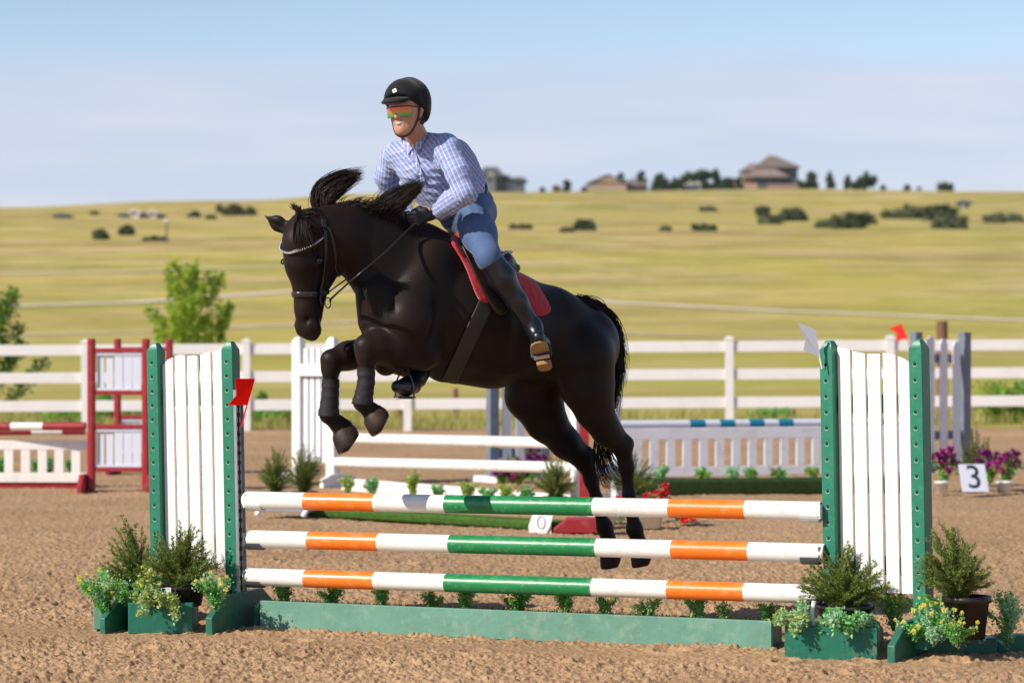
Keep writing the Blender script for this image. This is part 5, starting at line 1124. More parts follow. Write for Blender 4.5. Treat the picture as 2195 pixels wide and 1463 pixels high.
gt = [[T(1300, 900), T(1304, 950), T(1318, 985), T(1338, 1000), T(1352, 992), T(1358, 975)], [T(1300, 900), T(1300, 950), T(1316, 1000), T(1344, 1018), T(1360, 1008), T(1366, 985)], [T(1290, 930), T(1296, 975), T(1300, 1010), T(1316, 1030), T(1330, 1042), T(1340, 1050)], [T(1284, 930), T(1278, 975), T(1280, 1010), T(1290, 1030), T(1300, 1042), T(1312, 1046)]]
strands('tail', gt, 110, .0, .009, 412, (.0020, .0004), None, horse, .05, 10, .8, .05)

# ------------------------------------------------------------------ bridle
bridle = empty('bridle', Hh(.6, 0, 0), 'black bridle with a sparkling silver browband on the horse head', 'bridle')
SILV = mat('silver crystals', (.85, .85, .88), .12, 0, 1, .8, metal=.9); DARKL = mat('grey sheen leather', (.022, .02, .022), .24, 0, 1, .7)
def strap(name, pts, m_, r=.010, flat=.35, iso=.004, parent=bridle, n=None):
    """a band laid on the horse through the given points, each first moved onto the skin"""
    Q = spline(pts, n or len(pts)*5); Q = np.array([HS.march(q, HS.grad(q)[0]*-1 if 0 else q*0+np.array((0, 0, 1e-9))+HS.grad(q)[0], iso*0+0) if 0 else q for q in Q])
    for _ in range(8):
        d = HS.ev(Q)-iso; g_ = HS.grad(Q); Q = Q-g_*d[:, None]*.7
    t = np.gradient(Q, axis=0); t /= np.linalg.norm(t, axis=1)[:, None]; g_ = HS.grad(Q); s_ = np.cross(t, g_); b = MB(); v = []
    for i in range(len(Q)):
        for u, w_ in ((-1, -.6), (1, -.6), (1, .5), (.6, 1), (-.6, 1), (-1, .5)): v.append(Q[i]+s_[i]*r*u+g_[i]*r*flat*w_)
    f = [(i*6+k, i*6+(k+1) % 6, (i+1)*6+(k+1) % 6, (i+1)*6+k) for i in range(len(Q)-1) for k in range(6)]+[tuple(range(6))[::-1], tuple((len(Q)-1)*6+k for k in range(6))]
    b.add(v, f); b.build(name, [m_], parent, smooth=True); return Q
# noseband
strap('noseband', [Hh(.385, -.03, .060), Hh(.378, .01, .045), Hh(.375, .05, .0), Hh(.378, .01, -.045), Hh(.385, -.03, -.060)], DARKL, .014)
strap('noseband', [Hh(.385, -.03, .060), Hh(.385, -.08, .070), Hh(.385, -.13, .055), Hh(.385, -.17, .0)], LEATH, .011)
Q = strap('browband', [Hh(.085, -.06, .10), Hh(.12, .02, .09), Hh(.150, .08, .03), Hh(.155, .09, -.02), Hh(.13, .04, -.08), Hh(.09, -.04, -.10)], LEATH, .010)
b = MB(); g_ = HS.grad(Q)
QQ = spline(Q[2:-2], 46)
for q in QQ:
    g1_ = HS.grad(q)[0]; b.sphere(q+g1_*.007, .0046, 8, 6)
b.build('crystals', [SILV], bridle)
for e in (1, -1):
    strap('cheek_piece', [Hh(.05, -.07, e*.10), Hh(.15, -.06, e*.105), Hh(.25, -.07, e*.10), Hh(.36, -.065, e*.07), Hh(.45, -.06, e*.055)], LEATH, .0085)
    strap('throatlatch', [Hh(.05, -.09, e*.10), Hh(.15, -.14, e*.105), Hh(.25, -.20, e*.085), Hh(.30, -.23, e*.02)], LEATH, .006)
strap('headpiece', [Hh(.05, -.07, .10), Hh(-.02, -.08, .085), Hh(-.06, -.085, 0), Hh(-.02, -.08, -.085), Hh(.05, -.07, -.10)], LEATH, .012)
for e in (1, -1):
    c = Hh(.475, -.068, e*.062)
    if e == 1: c = at(703, 649, c[1]-.01)
    b = MB(); P_ = [c+ha*.026*math.cos(t)+hf*.024*math.sin(t) for t in np.linspace(0, 6.283, 21)]; b.tube(P_, .0032, 8, caps=False); b.build('bit_ring', [STEEL], bridle, smooth=True)
b = MB(); b.sphere(Hh(.11, -.055, .115), .008, 10, 8, sc=(1, 1, .6)); b.build('buckle', [SILV], bridle, smooth=True)
# breastplate strap over the chest
strap('breast_strap', [W(835, 612, .2), W(822, 640, .2), W(838, 668, .2), W(868, 690, .2)], LEATH, .009, parent=None) if 0 else None
# ------------------------------------------------------------------ saddle, pad and girth, laid over the back of the horse
def sheet(name, cols, m_, iso, th, parent=None, label=None, cat=None, group=None, rows=16, both=False):
    """cols: list of (top point px, bottom point px) down the near side; draped onto the horse from the left"""
    n = len(cols)*4; tp = spline([np.array((*c[0], 0.)) for c in cols], n)[:, :2]; bt = spline([np.array((*c[1], 0.)) for c in cols], n)[:, :2]; G = []
    for i in range(n):
        row = []
        for t in np.linspace(0, 1, rows):
            p = tp[i]*(1-t)+bt[i]*t; row.append(HS.hit(p[0], p[1], iso))
        G.append(row)
    G = np.array(G); return G
def two_sided(name, G, m_, th, parent, smooth=True, **k):
    n, c, _ = G.shape; g_ = HS.grad(G.reshape(-1, 3)).reshape(G.shape); A = np.concatenate([G.reshape(-1, 3), (G+g_*th).reshape(-1, 3)]); i = np.arange(n*c).reshape(n, c); o = n*c
    f = [tuple(q) for q in np.stack([i[:-1, :-1], i[:-1, 1:], i[1:, 1:], i[1:, :-1]], -1).reshape(-1, 4)]; f += [tuple(x+o for x in q[::-1]) for q in f]
    per = list(i[0, :])+list(i[1:, -1])+list(i[-1, -2::-1])+list(i[-2:0:-1, 0])
    f += [(per[q], per[(q+1) % len(per)], per[(q+1) % len(per)]+o, per[q]+o)[::-1] for q in range(len(per))]
    return mesh(name, A, f, m_, parent, smooth=smooth, **k)
def mirror(G): d = (G-HC) @ HL; return G-2*d[..., None]*HL
PAD = bpy.data.materials.new('red quilted saddle pad'); PAD.use_nodes = True; n = PAD.node_tree.nodes; l = PAD.node_tree.links; b = n['Principled BSDF']
tc = n.new('ShaderNodeTexCoord'); b.inputs['Base Color'].default_value = (.44, .008, .016, 1); b.inputs['Roughness'].default_value = .85; b.inputs['Sheen Weight'].default_value = .3
mq = n.new('ShaderNodeMapping'); mq.inputs['Rotation'].default_value = (0, rad(45), 0); l.new(tc.outputs['Object'], mq.inputs[0])
wv = n.new('ShaderNodeTexVoronoi'); wv.inputs['Scale'].default_value = 26; l.new(mq.outputs[0], wv.inputs[0]); bp = n.new('ShaderNodeBump'); bp.inputs['Strength'].default_value = .35; bp.inputs['Distance'].default_value = .01; bp.invert = True
l.new(wv.outputs[0], bp.inputs['Height']); l.new(bp.outputs[0], b.inputs['Normal'])
pad = empty('saddle_pad', W(1080, 640, .2), 'red quilted pad under the saddle', 'saddle pad')
G = sheet('p', [((966, 508), (966, 520)), ((980, 512), (996, 570)), ((1010, 524), (1030, 646)), ((1050, 550), (1075, 640)), ((1085, 576), (1130, 668)), ((1112, 590), (1154, 677)), ((1134, 601), (1172, 672)), ((1150, 614), (1176, 662)), ((1162, 634), (1172, 650))], PAD, .006, .012)
two_sided('panel', G, PAD, .014, pad); two_sided('panel', mirror(G), PAD, .014, pad)
# girth
def surf_pts(pl, iso=.006): return [HS.hit(x, y, iso) for x, y in pl]
SAD = mat('dark brown saddle leather', (.028, .014, .010), .38, .3, 12, .5); SADT = mat('brown saddle roll', (.16, .06, .035), .4, .3, 12, .5)
saddle = empty('saddle', W(1040, 560), 'dark leather jumping saddle with stirrups and a wide grey-brown girth', 'saddle')
G = sheet('g', [((1032, 632), (948, 812)), ((1048, 634), (962, 818)), ((1064, 640), (978, 821))], None, .006, .01, rows=24)
GIR = mat('girth', (.026, .019, .018), .55, .2, 20); two_sided('girth', G, GIR, .006, saddle)
# flap
G = sheet('f', [((985, 520), (1004, 560)), ((1000, 520), (1034, 622)), ((1030, 530), (1060, 668)), ((1060, 545), (1082, 672)), ((1090, 560), (1096, 640)), ((1104, 580), (1104, 606))], None, .024, .01)
two_sided('flap', G, SAD, .010, saddle); two_sided('flap', mirror(G), SAD, .010, saddle)
SS = Solid()
pm, ct = W(984, 500), W(1092, 556)
SS.chain([W(980, 512), W(992, 522), W(1030, 550), W(1066, 570), W(1084, 568)], [.035, .055, .065, .065, .045], .05, ((HL, 1.5),))
SS.cap(W(1086, 552, .07), W(1086, 552, -.10), .024, k=.03); SS.cap(W(1100, 580, .05), W(1100, 580, -.07), .028, k=.03)
V, Fq = SS.net(.012); mesh('seat', V, Fq, SAD, saddle, smooth=True)
b = MB(); b.tube([W(1074, 548, .12), W(1084, 540, .08), W(1096, 540, .0), W(1086, 541, -.08)], .008, 10); b.build('cantle_binding', [mat('pale cantle edge', (.30, .28, .30), .35)], saddle, smooth=True)
b = MB(); b.sphere(W(1106, 574, .06), .024, 12, 8, sc=(1, 1, .9)); b.build('panel_end', [SADT], saddle, smooth=True)
b = MB(); b.tube([W(974, 516, .05), W(982, 506, .0), W(976, 514, -.05)], .016, 10); b.build('pommel', [SADT], saddle, smooth=True)
Q = W(984, 509, .06); r = np.random.RandomState(5)
b = MB(); [b.tube([Q, Q+rdir(r, 1)[0]*.03, Q+rdir(r, 1)[0]*.04-UZ*.01], .004, 6) for _ in range(16)]; b.build('tassel', [mat('orange pull tab', (.72, .16, .03), .6)], saddle, smooth=True)

# ------------------------------------------------------------------ rider
SKIN = mat('rider skin', (.56, .30, .20), .5, .12, 14, .4); SKIN.node_tree.nodes['Principled BSDF'].inputs['Subsurface Weight'].default_value = .08; SKIN.node_tree.nodes['Principled BSDF'].inputs['Subsurface Radius'].default_value = (.01, .004, .002)  # one skin tone, slightly varied at random
person = None
# head frame
pf = np.array((-.47, -.87, -.05)); pf /= np.linalg.norm(pf); pu = np.array((-.10, -.10, 1.)); pu -= pf*(pu @ pf); pu /= np.linalg.norm(pu); pl = np.cross(pu, pf); pl = pl if pl[0] > 0 else -pl
PO = at(873, 237, 13.64); KS = 1.03
def Ph(f, l_, u): return PO+(pf*f+pl*l_+pu*u)*KS
BS = Solid()
K = KS
BS.cap(Ph(-.015, 0, .025), Ph(.015, 0, .035), .090*K, .085*K, .02, ((pl, .86),))
BS.cap(Ph(.035, 0, .0), Ph(.045, 0, -.070), .062*K, .042*K, .03)
for e in (-1, 1):
    BS.cap(Ph(.045, e*.034, -.020), Ph(.048, e*.030, -.030), .030*K, .026*K, .03)        # cheekbones
    BS.cap(Ph(.0, e*.052, -.045), Ph(.055, e*.018, -.098), .024*K, .020*K, .03)          # jaw
    BS.cap(Ph(.078, e*.026, .018), Ph(.074, e*.040, .014), .012*K, .010*K, .015)         # brow
    BS.ball(Ph(.086, e*.030, -.002), .012, .012, op='sub')                                # eye hollow
    BS.cap(Ph(-.002, e*.080, .004), Ph(.004, e*.076, -.026), .0165*K, .011*K, .006, ((pf*.3+pl*e, .6),))
    BS.ball(Ph(.094, e*.013, -.036), .0085, .008)
BS.cap(Ph(.084, 0, .012), Ph(.104, 0, -.030), .0095*K, .0125*K, .014)                     # nose
BS.cap(Ph(.070, 0, -.096), Ph(.070, 0, -.100), .020*K, .018*K, .02)                       # chin
BS.cap(Ph(.080, -.016, -.056), Ph(.080, .016, -.056), .009*K, .009*K, .012); BS.cap(Ph(.078, -.014, -.074), Ph(.078, .014, -.074), .009*K, k=.012)
BS.cap(Ph(.096, -.020, -.062), Ph(.096, .022, -.061), .0052, .0052, .004, op='sub')
NB = W(903, 318, .0)
BS.cap(Ph(-.02, 0, -.05), NB, .054, .060, .03)
# torso, arms, legs (under the clothes)
sL, sR = W(960, 326, .20), W(846, 344, -.20); eL, eR = W(1000, 414, .34), W(838, 420, -.30); wL, wR = W(932, 458, .17), W(884, 470, -.10)
BS.chain([NB, W(905, 350), W(950, 400), W(1000, 438)], [.060, .10, .095, .10], .06, ((HD, .8),))
BS.chain([sL, eL, wL], [.042, .034, .026], .03); BS.chain([sR, eR, wR], [.038, .030, .024], .03)
BS.cap(sL, sR, .045, k=.05)
hpL, hpR = W(1012, 452, .10), W(1012, 452, -.10); kL, kR = W(1046, 550, .33), W(1000, 550, -.33); aL, aR = at(1143, 712, W(1140, 715, .36)[1]), W(900, 770, -.20)
BS.chain([hpL, kL, aL], [.070, .038, .022], .04); BS.chain([hpR, kR], [.070, .04], .04)
fR = at(896, 812, 13.72); aR = at(902, 800, 13.80)
BS.chain([kR, aR], [.035, .02], .04)
# hands (in gloves): palms and fingers
GS = Solid()
def hand(S, w_, kn, spread, curl, r=.0105, palm=.022, fl=1., grow=0.):
    """w_ wrist, kn middle knuckle, spread: direction across the knuckles (towards the little finger), curl: direction the fingers bend to"""
    d = kn-w_; Lp = np.linalg.norm(d); d /= Lp; spread = spread-d*(spread @ d); spread /= np.linalg.norm(spread); nrm = np.cross(d, spread); nrm = nrm if nrm @ curl > 0 else -nrm
    for q in (-.9, -.3, .3, .9): S.cap(w_+spread*.014*q, kn+spread*.024*q, .015+grow, .0105+grow, .008)
    for i, q in enumerate((-1.15, -.38, .38, 1.15)):
        l1, l2, l3 = [(.036, .022, .017), (.040, .026, .018), (.037, .024, .018), (.029, .018, .015)][i]; k0 = kn+spread*.0245*q; c = [(.55, 1.6, 2.5), (.6, 1.7, 2.6), (.65, 1.8, 2.7), (.75, 1.9, 2.8)][i]
        P_ = [k0]; S.ball(k0-nrm*.003, r*1.12+grow, .004)
        for ll, a_ in zip((l1, l2, l3), c): P_.append(P_[-1]+(d*math.cos(a_)+nrm*math.sin(a_))*ll*fl)
        S.chain(P_, [r+grow, r*.95+grow, r*.88+grow, r*.78+grow], .004)
    t0 = w_+d*Lp*.30-spread*.026; P_ = [t0, t0+(d*.6-spread*.35+nrm*.6)*.036, t0+(d*.75-spread*.0+nrm*1.0)*.060]; S.chain(P_, [.015+grow, .012+grow, .0095+grow], .010)
knL = W(893, 468, .155); knR = W(852, 474, -.10)
hand(BS, wL, knL, np.array((.15, .25, -1.)), HL*-1-UZ*.3, .0085); hand(BS, wR, knR, np.array((.1, .3, -1.)), HL*1-UZ*.3, .0085)
hand(GS, wL+(knL-wL)*.22, knL, np.array((.15, .25, -1.)), HL*-1-UZ*.3, .0105, grow=.0025); GS.cap(wL+(knL-wL)*.16, wL+(knL-wL)*.34, .026, .023, .01)
V, Fq = BS.net(.0062); V_b = V
person = mesh('person', V, Fq, SKIN, smooth=True, origin=tuple(W(1020, 560)))
tag(person, 'rider in a blue plaid shirt, black helmet and mirrored sunglasses riding the black horse', 'person')
V, Fq = GS.net(.0055); mesh('glove', V, Fq, mat('black glove', (.012, .012, .018), .55, .3, 60, .4), person, smooth=True)
G2 = Solid(); hand(G2, wR+(knR-wR)*.22, knR, np.array((.1, .3, -1.)), HL*1-UZ*.3, .0105, grow=.0025); G2.cap(wR+(knR-wR)*.12, wR+(knR-wR)*.4, .030, .028, .01)
V, Fq = G2.net(.0055); mesh('glove', V, Fq, mat('black glove', (.012, .012, .018), .55), person, smooth=True)

# ---- shirt
SH = Solid()
SH.chain([W(905, 330), W(912, 356), W(945, 398), W(985, 428), W(1004, 440)], [.100, .142, .148, .136, .130], .06, ((HD, .86),))
SH.cap(W(955, 318, .15), W(850, 336, -.15), .078, .074, .06); SH.cap(W(980, 330, .05), W(1000, 380, .02), .078, .088, .06)
SH.chain([sL, W(984, 372, .29), eL], [.068, .059, .051], .035); SH.chain([eL, (eL+wL)/2+UZ*.004, wL+(eL-wL)*.12], [.054, .052, .042], .03)
SH.chain([sR, W(828, 380, -.27), eR], [.064, .056, .050], .035); SH.chain([eR, wR+(eR-wR)*.15], [.056, .042], .03)
SH.cap(W(1002, 392, .20), W(1008, 404, .18), .052, .048, .04)
SH.cap(wL+(eL-wL)*.10, wL+(wL-eL)*.10, .034, .034, .006, op='sub')

neckd = Ph(-.02, 0, -.05)-NB; neckd /= np.linalg.norm(neckd)
SH.cap(NB-neckd*.01, NB+neckd*.012, .074, .068, .012); SH.cap(NB-neckd*.02, NB+neckd*.14, .058, .056, .004, op='sub')
SH2 = SH
V, Fq = SH.net(.0075)
# folds: ridges that cross the cloth, stronger at elbow, waist and armpit
def folds(V, c, d, wl, amp, sd, rad_):
    c = np.array(c); d = np.array(d, float); d /= np.linalg.norm(d); q = V-c; t = q @ d; perp = q-t[:, None]*d; wgt = np.exp(-(np.linalg.norm(q, axis=1)/rad_)**2)
    ph = t/wl+2.2*fbm(perp[:, 0]*9+t*3, perp[:, 2]*9+perp[:, 1]*6, 2, sd); return amp*wgt*(1-np.abs(np.sin(ph*math.pi))**.7*2+.4)
D_ = folds(V, eL, wL-eL+(sL-eL)*-.2, .030, .0050, 1, .09)+folds(V, W(940, 372, .15), sL-W(985, 430, 0), .036, .0050, 2, .13)+folds(V, W(985, 428, .1), (.3, .2, 1), .034, .0070, 3, .12)+folds(V, (sL+eL)/2, eL-sL, .045, .0035, 4, .10)+folds(V, (eL+wL)/2, eL-wL, .028, .0035, 8, .08)+folds(V, sR, eR-sR, .04, .006, 5, .14)+folds(V, W(895, 385, .1), (.5, .0, 1), .04, .006, 6, .16)
D_ += (fbm(V[:, 0]*13+V[:, 1]*7, V[:, 2]*11, 3, 8)-.5)*.016
D_ = np.where(np.linalg.norm(V-NB, axis=1) < .085, D_*.15, D_)
V = V+SH.grad(V)*D_[:, None]
# plaid coordinates: along and around the nearest limb
bones = [(W(905, 320), W(1004, 440), .15), (sL, eL, .065), (eL, wL, .052), (sR, eR, .062), (eR, wR, .05)]
best = np.full(len(V), 9.); U_ = np.zeros(len(V)); A_ = np.zeros(len(V))
for bi, (a0, b0, rr) in enumerate(bones):
    c = b0-a0; L_ = np.linalg.norm(c); c /= L_; t = np.clip((V-a0) @ c, 0, L_); q = V-a0-t[:, None]*c; d = np.linalg.norm(q, axis=1)-rr
    rf = HL if bi == 0 else np.array((.3, 1., 0)); rf = rf-c*(rf @ c); rf /= np.linalg.norm(rf); s_ = np.cross(c, rf)
    vw = np.array((0., 1, 0)); sx = np.cross(c, vw); sx /= np.linalg.norm(sx); R2 = rr*(1.45 if bi == 0 else 1.3); an = np.arcsin(np.clip((q @ sx)/R2, -.97, .97))*R2/rr
    m_ = d < best; best[m_] = d[m_]; U_[m_] = ((V-a0) @ c)[m_]; A_[m_] = (an*rr)[m_]
PL = bpy.data.materials.new('blue plaid cotton'); PL.use_nodes = True; n = PL.node_tree.nodes; l = PL.node_tree.links; b = n['Principled BSDF']
def attr(nm): q = n.new('ShaderNodeAttribute'); q.attribute_name = nm; return q.outputs['Fac']
def line(src, per, ph, wd):
    a1 = n.new('ShaderNodeMath'); a1.operation = 'MULTIPLY_ADD'; l.new(src, a1.inputs[0]); a1.inputs[1].default_value = 1/per; a1.inputs[2].default_value = ph+50
    f = n.new('ShaderNodeMath'); f.operation = 'FRACT'; l.new(a1.outputs[0], f.inputs[0]); s_ = n.new('ShaderNodeMath'); s_.operation = 'SUBTRACT'; l.new(f.outputs[0], s_.inputs[0]); s_.inputs[1].default_value = .5
    ab = n.new('ShaderNodeMath'); ab.operation = 'ABSOLUTE'; l.new(s_.outputs[0], ab.inputs[0]); c_ = n.new('ShaderNodeMath'); c_.operation = 'LESS_THAN'; l.new(ab.outputs[0], c_.inputs[0]); c_.inputs[1].default_value = wd; return c_.outputs[0]
def over(base, fac, col, am):
    x = n.new('ShaderNodeMixRGB'); mu = n.new('ShaderNodeMath'); mu.operation = 'MULTIPLY'; l.new(fac, mu.inputs[0]); mu.inputs[1].default_value = am; l.new(mu.outputs[0], x.inputs[0])
    if isinstance(base, tuple): x.inputs[1].default_value = (*base, 1)
    else: l.new(base, x.inputs[1])
    x.inputs[2].default_value = (*col, 1); return x.outputs[0]
u, a_ = attr('pu'), attr('pa')
c_ = (.29, .37, .62); c_ = over(c_, line(a_, .022, .0, .20), (.18, .25, .50), .6); c_ = over(c_, line(u, .024, .2, .16), (.18, .23, .48), .5)
c_ = over(c_, line(a_, .022, .5, .085), (.70, .74, .84), .6); c_ = over(c_, line(u, .024, .6, .06), (.60, .64, .78), .45); c_ = over(c_, line(a_, .044, .12, .035), (.42, .12, .18), .7); c_ = over(c_, line(u, .048, .1, .025), (.40, .15, .22), .4)
l.new(c_, b.inputs['Base Color']); b.inputs['Roughness'].default_value = .85; b.inputs['Specular IOR Level'].default_value = .2; b.inputs['Sheen Weight'].default_value = .2
mesh('shirt', V, Fq, PL, person, smooth=True, attrs={'pu': U_, 'pa': A_})
# collar wings, placket and buttons
def drape(S, px, py, iso): return S.hit(px, py, iso, 12.8, 14.6)
def patch(S, name, quad, m_, iso=.005, th=.003, n=7, parent=person, attrs=False):
    G = np.zeros((n, n, 3)); q = np.array(quad, float)
    for i in range(n):
        for j in range(n):
            s, t = i/(n-1), j/(n-1); p = (q[0]*(1-s)+q[1]*s)*(1-t)+(q[3]*(1-s)+q[2]*s)*t; G[i, j] = drape(S, p[0], p[1], iso)
    md = np.median(G[..., 1]); bad = np.abs(G[..., 1]-md) > .12
    for i, j in np.argwhere(bad): s, t = i/(n-1), j/(n-1); p = (q[0]*(1-s)+q[1]*s)*(1-t)+(q[3]*(1-s)+q[2]*s)*t; G[i, j] = at(p[0], p[1], md)
    V = G.reshape(-1, 3); tow = np.array((0, -1, 0))*th; i = np.arange(n*n).reshape(n, n); o = n*n; f = [tuple(x) for x in np.stack([i[:-1, :-1], i[:-1, 1:], i[1:, 1:], i[1:, :-1]], -1).reshape(-1, 4)]; f += [tuple(x+o for x in y[::-1]) for y in f]
    per = list(i[0, :])+list(i[1:, -1])+list(i[-1, -2::-1])+list(i[-2:0:-1, 0]); f += [(per[k], per[(k+1) % len(per)], per[(k+1) % len(per)]+o, per[k]+o) for k in range(len(per))]
    A2 = np.concatenate([V, V+tow]); at_ = {'pu': A2[:, 2]*.9, 'pa': A2[:, 0]} if attrs else None
    return mesh(name, A2, f, m_, parent, smooth=True, attrs=at_)
patch(SH, 'collar', [(858, 294), (864, 289), (884, 318), (874, 331)], PL, .010, .004, attrs=True)
patch(SH, 'collar', [(906, 281), (914, 293), (896, 330), (885, 316)], PL, .010, .004, attrs=True)
patch(SH, 'placket', [(879, 322), (888, 322), (911, 388), (901, 391)], PL, .006, .003, attrs=True)
for x, y in ((884, 330), (893, 352), (901, 374)):
    p = drape(SH, x, y, .011); b = MB(); b.sphere(p, .0055, 10, 6, sc=(1, .4, 1)); b.build('button', [WHITEC], person, smooth=True)
# ---- breeches
BR = Solid(); BR.chain([W(986, 436), W(1003, 446), W(1010, 464)], [.125, .125, .11], .05, ((HL, 1.05),)); BR.chain([W(1010, 455, .09), W(1026, 500, .22), kL], [.104, .084, .064], .05); BR.cap(kL, kL+(aL-kL)*.25, .062, .055, .03)
BR.chain([W(1020, 455, -.09), kR], [.110, .062], .05); BR.cap(W(975, 470, 0), W(1000, 470, .05), .07, .09, .05); BR.cap(kR, kR+(aR-kR)*.2, .06, .05, .03)
V, Fq = BR.net(.0085); D_ = folds(V, kL+(hpL-kL)*.25, kL-hpL, .040, .0016, 11, .08)+folds(V, W(1000, 455, .15), (1, .2, .6), .045, .0030, 12, .1)+(fbm(V[:, 0]*10+V[:, 1]*6, V[:, 2]*10, 2, 18)-.5)*.008; V = V+BR.grad(V)*D_[:, None]
mesh('breeches', V, Fq, mat('grey blue breeches', (.085, .14, .28), .72, .18, 12, .3, bump=.15, bs=300, sheen=.2), person, smooth=True)
BB = Solid(); ta = W(1004, 440)-W(912, 356); BB.cap(W(1000, 428), W(1003, 433), .140, .140, .01, ((HD, .95), (ta, .30))); V, Fq = BB.net(.008); mesh('belt', V, Fq, mat('navy belt', (.012, .016, .035), .5), person, smooth=True)
# ---- boots
BT = mat('black polished boot', (.008, .010, .017), .34, .3, 6, .6); TAN = mat('tan boot sole', (.42, .24, .10), .7, .3, 14, col2=(.30, .17, .08)); IRON = mat('stirrup iron', (.55, .56, .60), .22, 0, 1, .6, metal=.8); TREAD = mat('stirrup tread', (.03, .03, .035), .7)
def boot(kn, an, heel, toe, name='boot', sole=True):
    S = Solid(); c = an-kn; S.chain([kn+c*.02, kn+c*.30, kn+c*.65, an], [.066, .068, .050, .042], .03); S.chain([an, (an+heel)/2], [.042, .040], .02)
    d = toe-heel; S.cap(heel+d*.12, heel+d*.45, .036, .040, .02); S.cap(heel+d*.45, toe-d*.12, .042, .032, .025); S.cap(an, heel+d*.5, .038, .036, .03); S.cut(kn+c*.0, -c, .004)
    return S
hL = at(1165, 766, aL[1]+.03); tL = at(1152, 722, aL[1]-.20)
S = boot(kL, aL+UZ*.03, hL+UZ*.02, tL+UZ*.012); V, Fq = S.net(.008)
bo = mesh('boot', V+S.grad(V)*(folds(V, aL+UZ*.03, aL-kL, .024, .0012, 31, .06))[:, None], Fq, BT, person, smooth=True)
# sole of the near foot, built along the foot; its underside shows
fd = tL-hL; fL = np.linalg.norm(fd); fd /= fL; sdn = np.cross(fd, np.cross(fd, (0, 0, 1.))); sdn /= np.linalg.norm(sdn); sdn = sdn if sdn[2] < 0 else -sdn; fs = np.cross(fd, sdn); fs = fs if fs[0] > 0 else -fs; fs = fs+UZ*.22; fs -= fd*(fs @ fd); fs /= np.linalg.norm(fs); sdn = np.cross(fd, fs); sdn = sdn if sdn[2] < 0 else -sdn
def solepiece(t0, t1, w0, w1, th, nm, r0=False, r1=True, dn=.040):
    b = MB(); pts = []; n_ = 10
    for q in range(n_+1):
        u = q/n_; w_ = w0+(w1-w0)*u
        if r1 and u > .55: w_ *= math.sqrt(max(.04, 1-((u-.55)/.47)**2))
        if r0 and u < .4: w_ *= math.sqrt(max(.04, 1-((.4-u)/.42)**2))
        pts.append((t0+(t1-t0)*u, w_))
    poly = [hL+fd*t-fs*w_+sdn*dn for t, w_ in pts]+[hL+fd*t+fs*w_+sdn*dn for t, w_ in pts[::-1]]; b.prism(poly, sdn*th); b.build(nm, [TAN], bo, bevel=.003)
solepiece(.10, fL+.035, .040, .050, .010, 'sole', False, True); solepiece(-.035, .055, .036, .037, .022, 'heel', True, False)
# far boot
S = boot(kR, aR, fR+np.array((.03, .05, .0))-UZ*.0, at(843, 826, 13.55)); hR = at(893, 829, 13.70); tR = at(846, 828, 13.52)
S = boot(kR, at(900, 800, 13.76), hR, tR); V, Fq = S.net(.008); mesh('boot', V, Fq, BT, person, smooth=True)
# stirrups
IROND = mat('dark stirrup iron', (.10, .10, .11), .35, 0, 1, .5, metal=.8)
def stirrup(c, up, side, fwd, w_=.06, h_=.12, lab=''):
    P_ = [c+side*w_*math.cos(t)+up*(h_*max(0, math.sin(t))**.8) for t in np.linspace(0, math.pi, 15)]; b = MB(); b.tube(P_, .0045, 10); b.box(c, (w_, .016, .005), (side, fwd, up), 1); b.build('stirrup', [IROND, TREAD], saddle, smooth=False)
    b = MB(); b.box(c-up*.007, (w_*.8, .018, .0025), (side, fwd, up)); b.build('stirrup_edge', [IRON], saddle, bevel=.001)
cS = hL+fd*fL*.60+sdn*.060; stirrup(cS, -sdn, fs, fd, .050, .115)
cS = (hR*.45+tR*.55)-UZ*.052; dR = (tR-hR)/np.linalg.norm(tR-hR); sR_ = np.cross(dR, UZ); stirrup(cS, np.array((0, 0, 1.)), sR_/np.linalg.norm(sR_), dR, .055, .13)
b = MB(); b.tube([cS+UZ*.13, W(960, 600, -.30)], .010, 8, flat=.4); b.build('stirrup_leather', [SAD], saddle, smooth=True)
# ---- helmet
HM = Solid(); HM.cap(Ph(-.020, 0, .045), Ph(.018, 0, .045), .120*K, .112*K, .02, ((pl, .90),)); HM.cap(Ph(-.06, 0, -.01), Ph(-.04, 0, .0), .078*K, .08*K, .03)
HM.cut(Ph(.08, 0, .052), -pu+pf*.62*1.0, .008)
HM.cap(Ph(.095, 0, .050), Ph(.128, 0, .036), .070*K, .062*K, .012, ((pu, .16),)); HM.ball(Ph(.01, 0, -.01), .083*K, .006, ((pl, .98),), op='sub')
V, Fq = HM.net(.0055); SUE = mat('black suede helmet', (.010, .010, .011), .8, .2, 40, .25, bump=.2, bs=300, sheen=.25); hm = mesh('helmet', V, Fq, SUE, person, smooth=True)
p = HM.hit(846, 195, .0012, 12.8, 14.4); g_ = HM.grad(p)[0]; s1 = np.cross(g_, (0, 0, 1.)); s1 /= np.linalg.norm(s1); s2 = np.cross(s1, g_); b = MB()
b.prism([p+s1*x+s2*y for x, y in ((-.0135, -.004), (.004, -.0125), (.0135, .004), (-.004, .0135))], g_*.0025, 0); b.prism([p+g_*.0027+s1*x+s2*y for x, y in ((-.007, .001), (.0, -.005), (.006, -.002), (.001, .0), (.004, .004), (-.001, .006))], g_*.001, 1); b.build('emblem', [WHITEC, SUE], hm)
def chain_on(S, pts, m_, r, nm, par, iso=.003):
    Q = spline(pts, len(pts)*5)
    for _ in range(6): d = S.ev(Q)-iso; Q = Q-S.grad(Q)*np.clip(d, -.03, .03)[:, None]*.7
    b = MB(); b.tube(Q, r, 8, flat=.5); return b.build(nm, [m_], par, smooth=True)
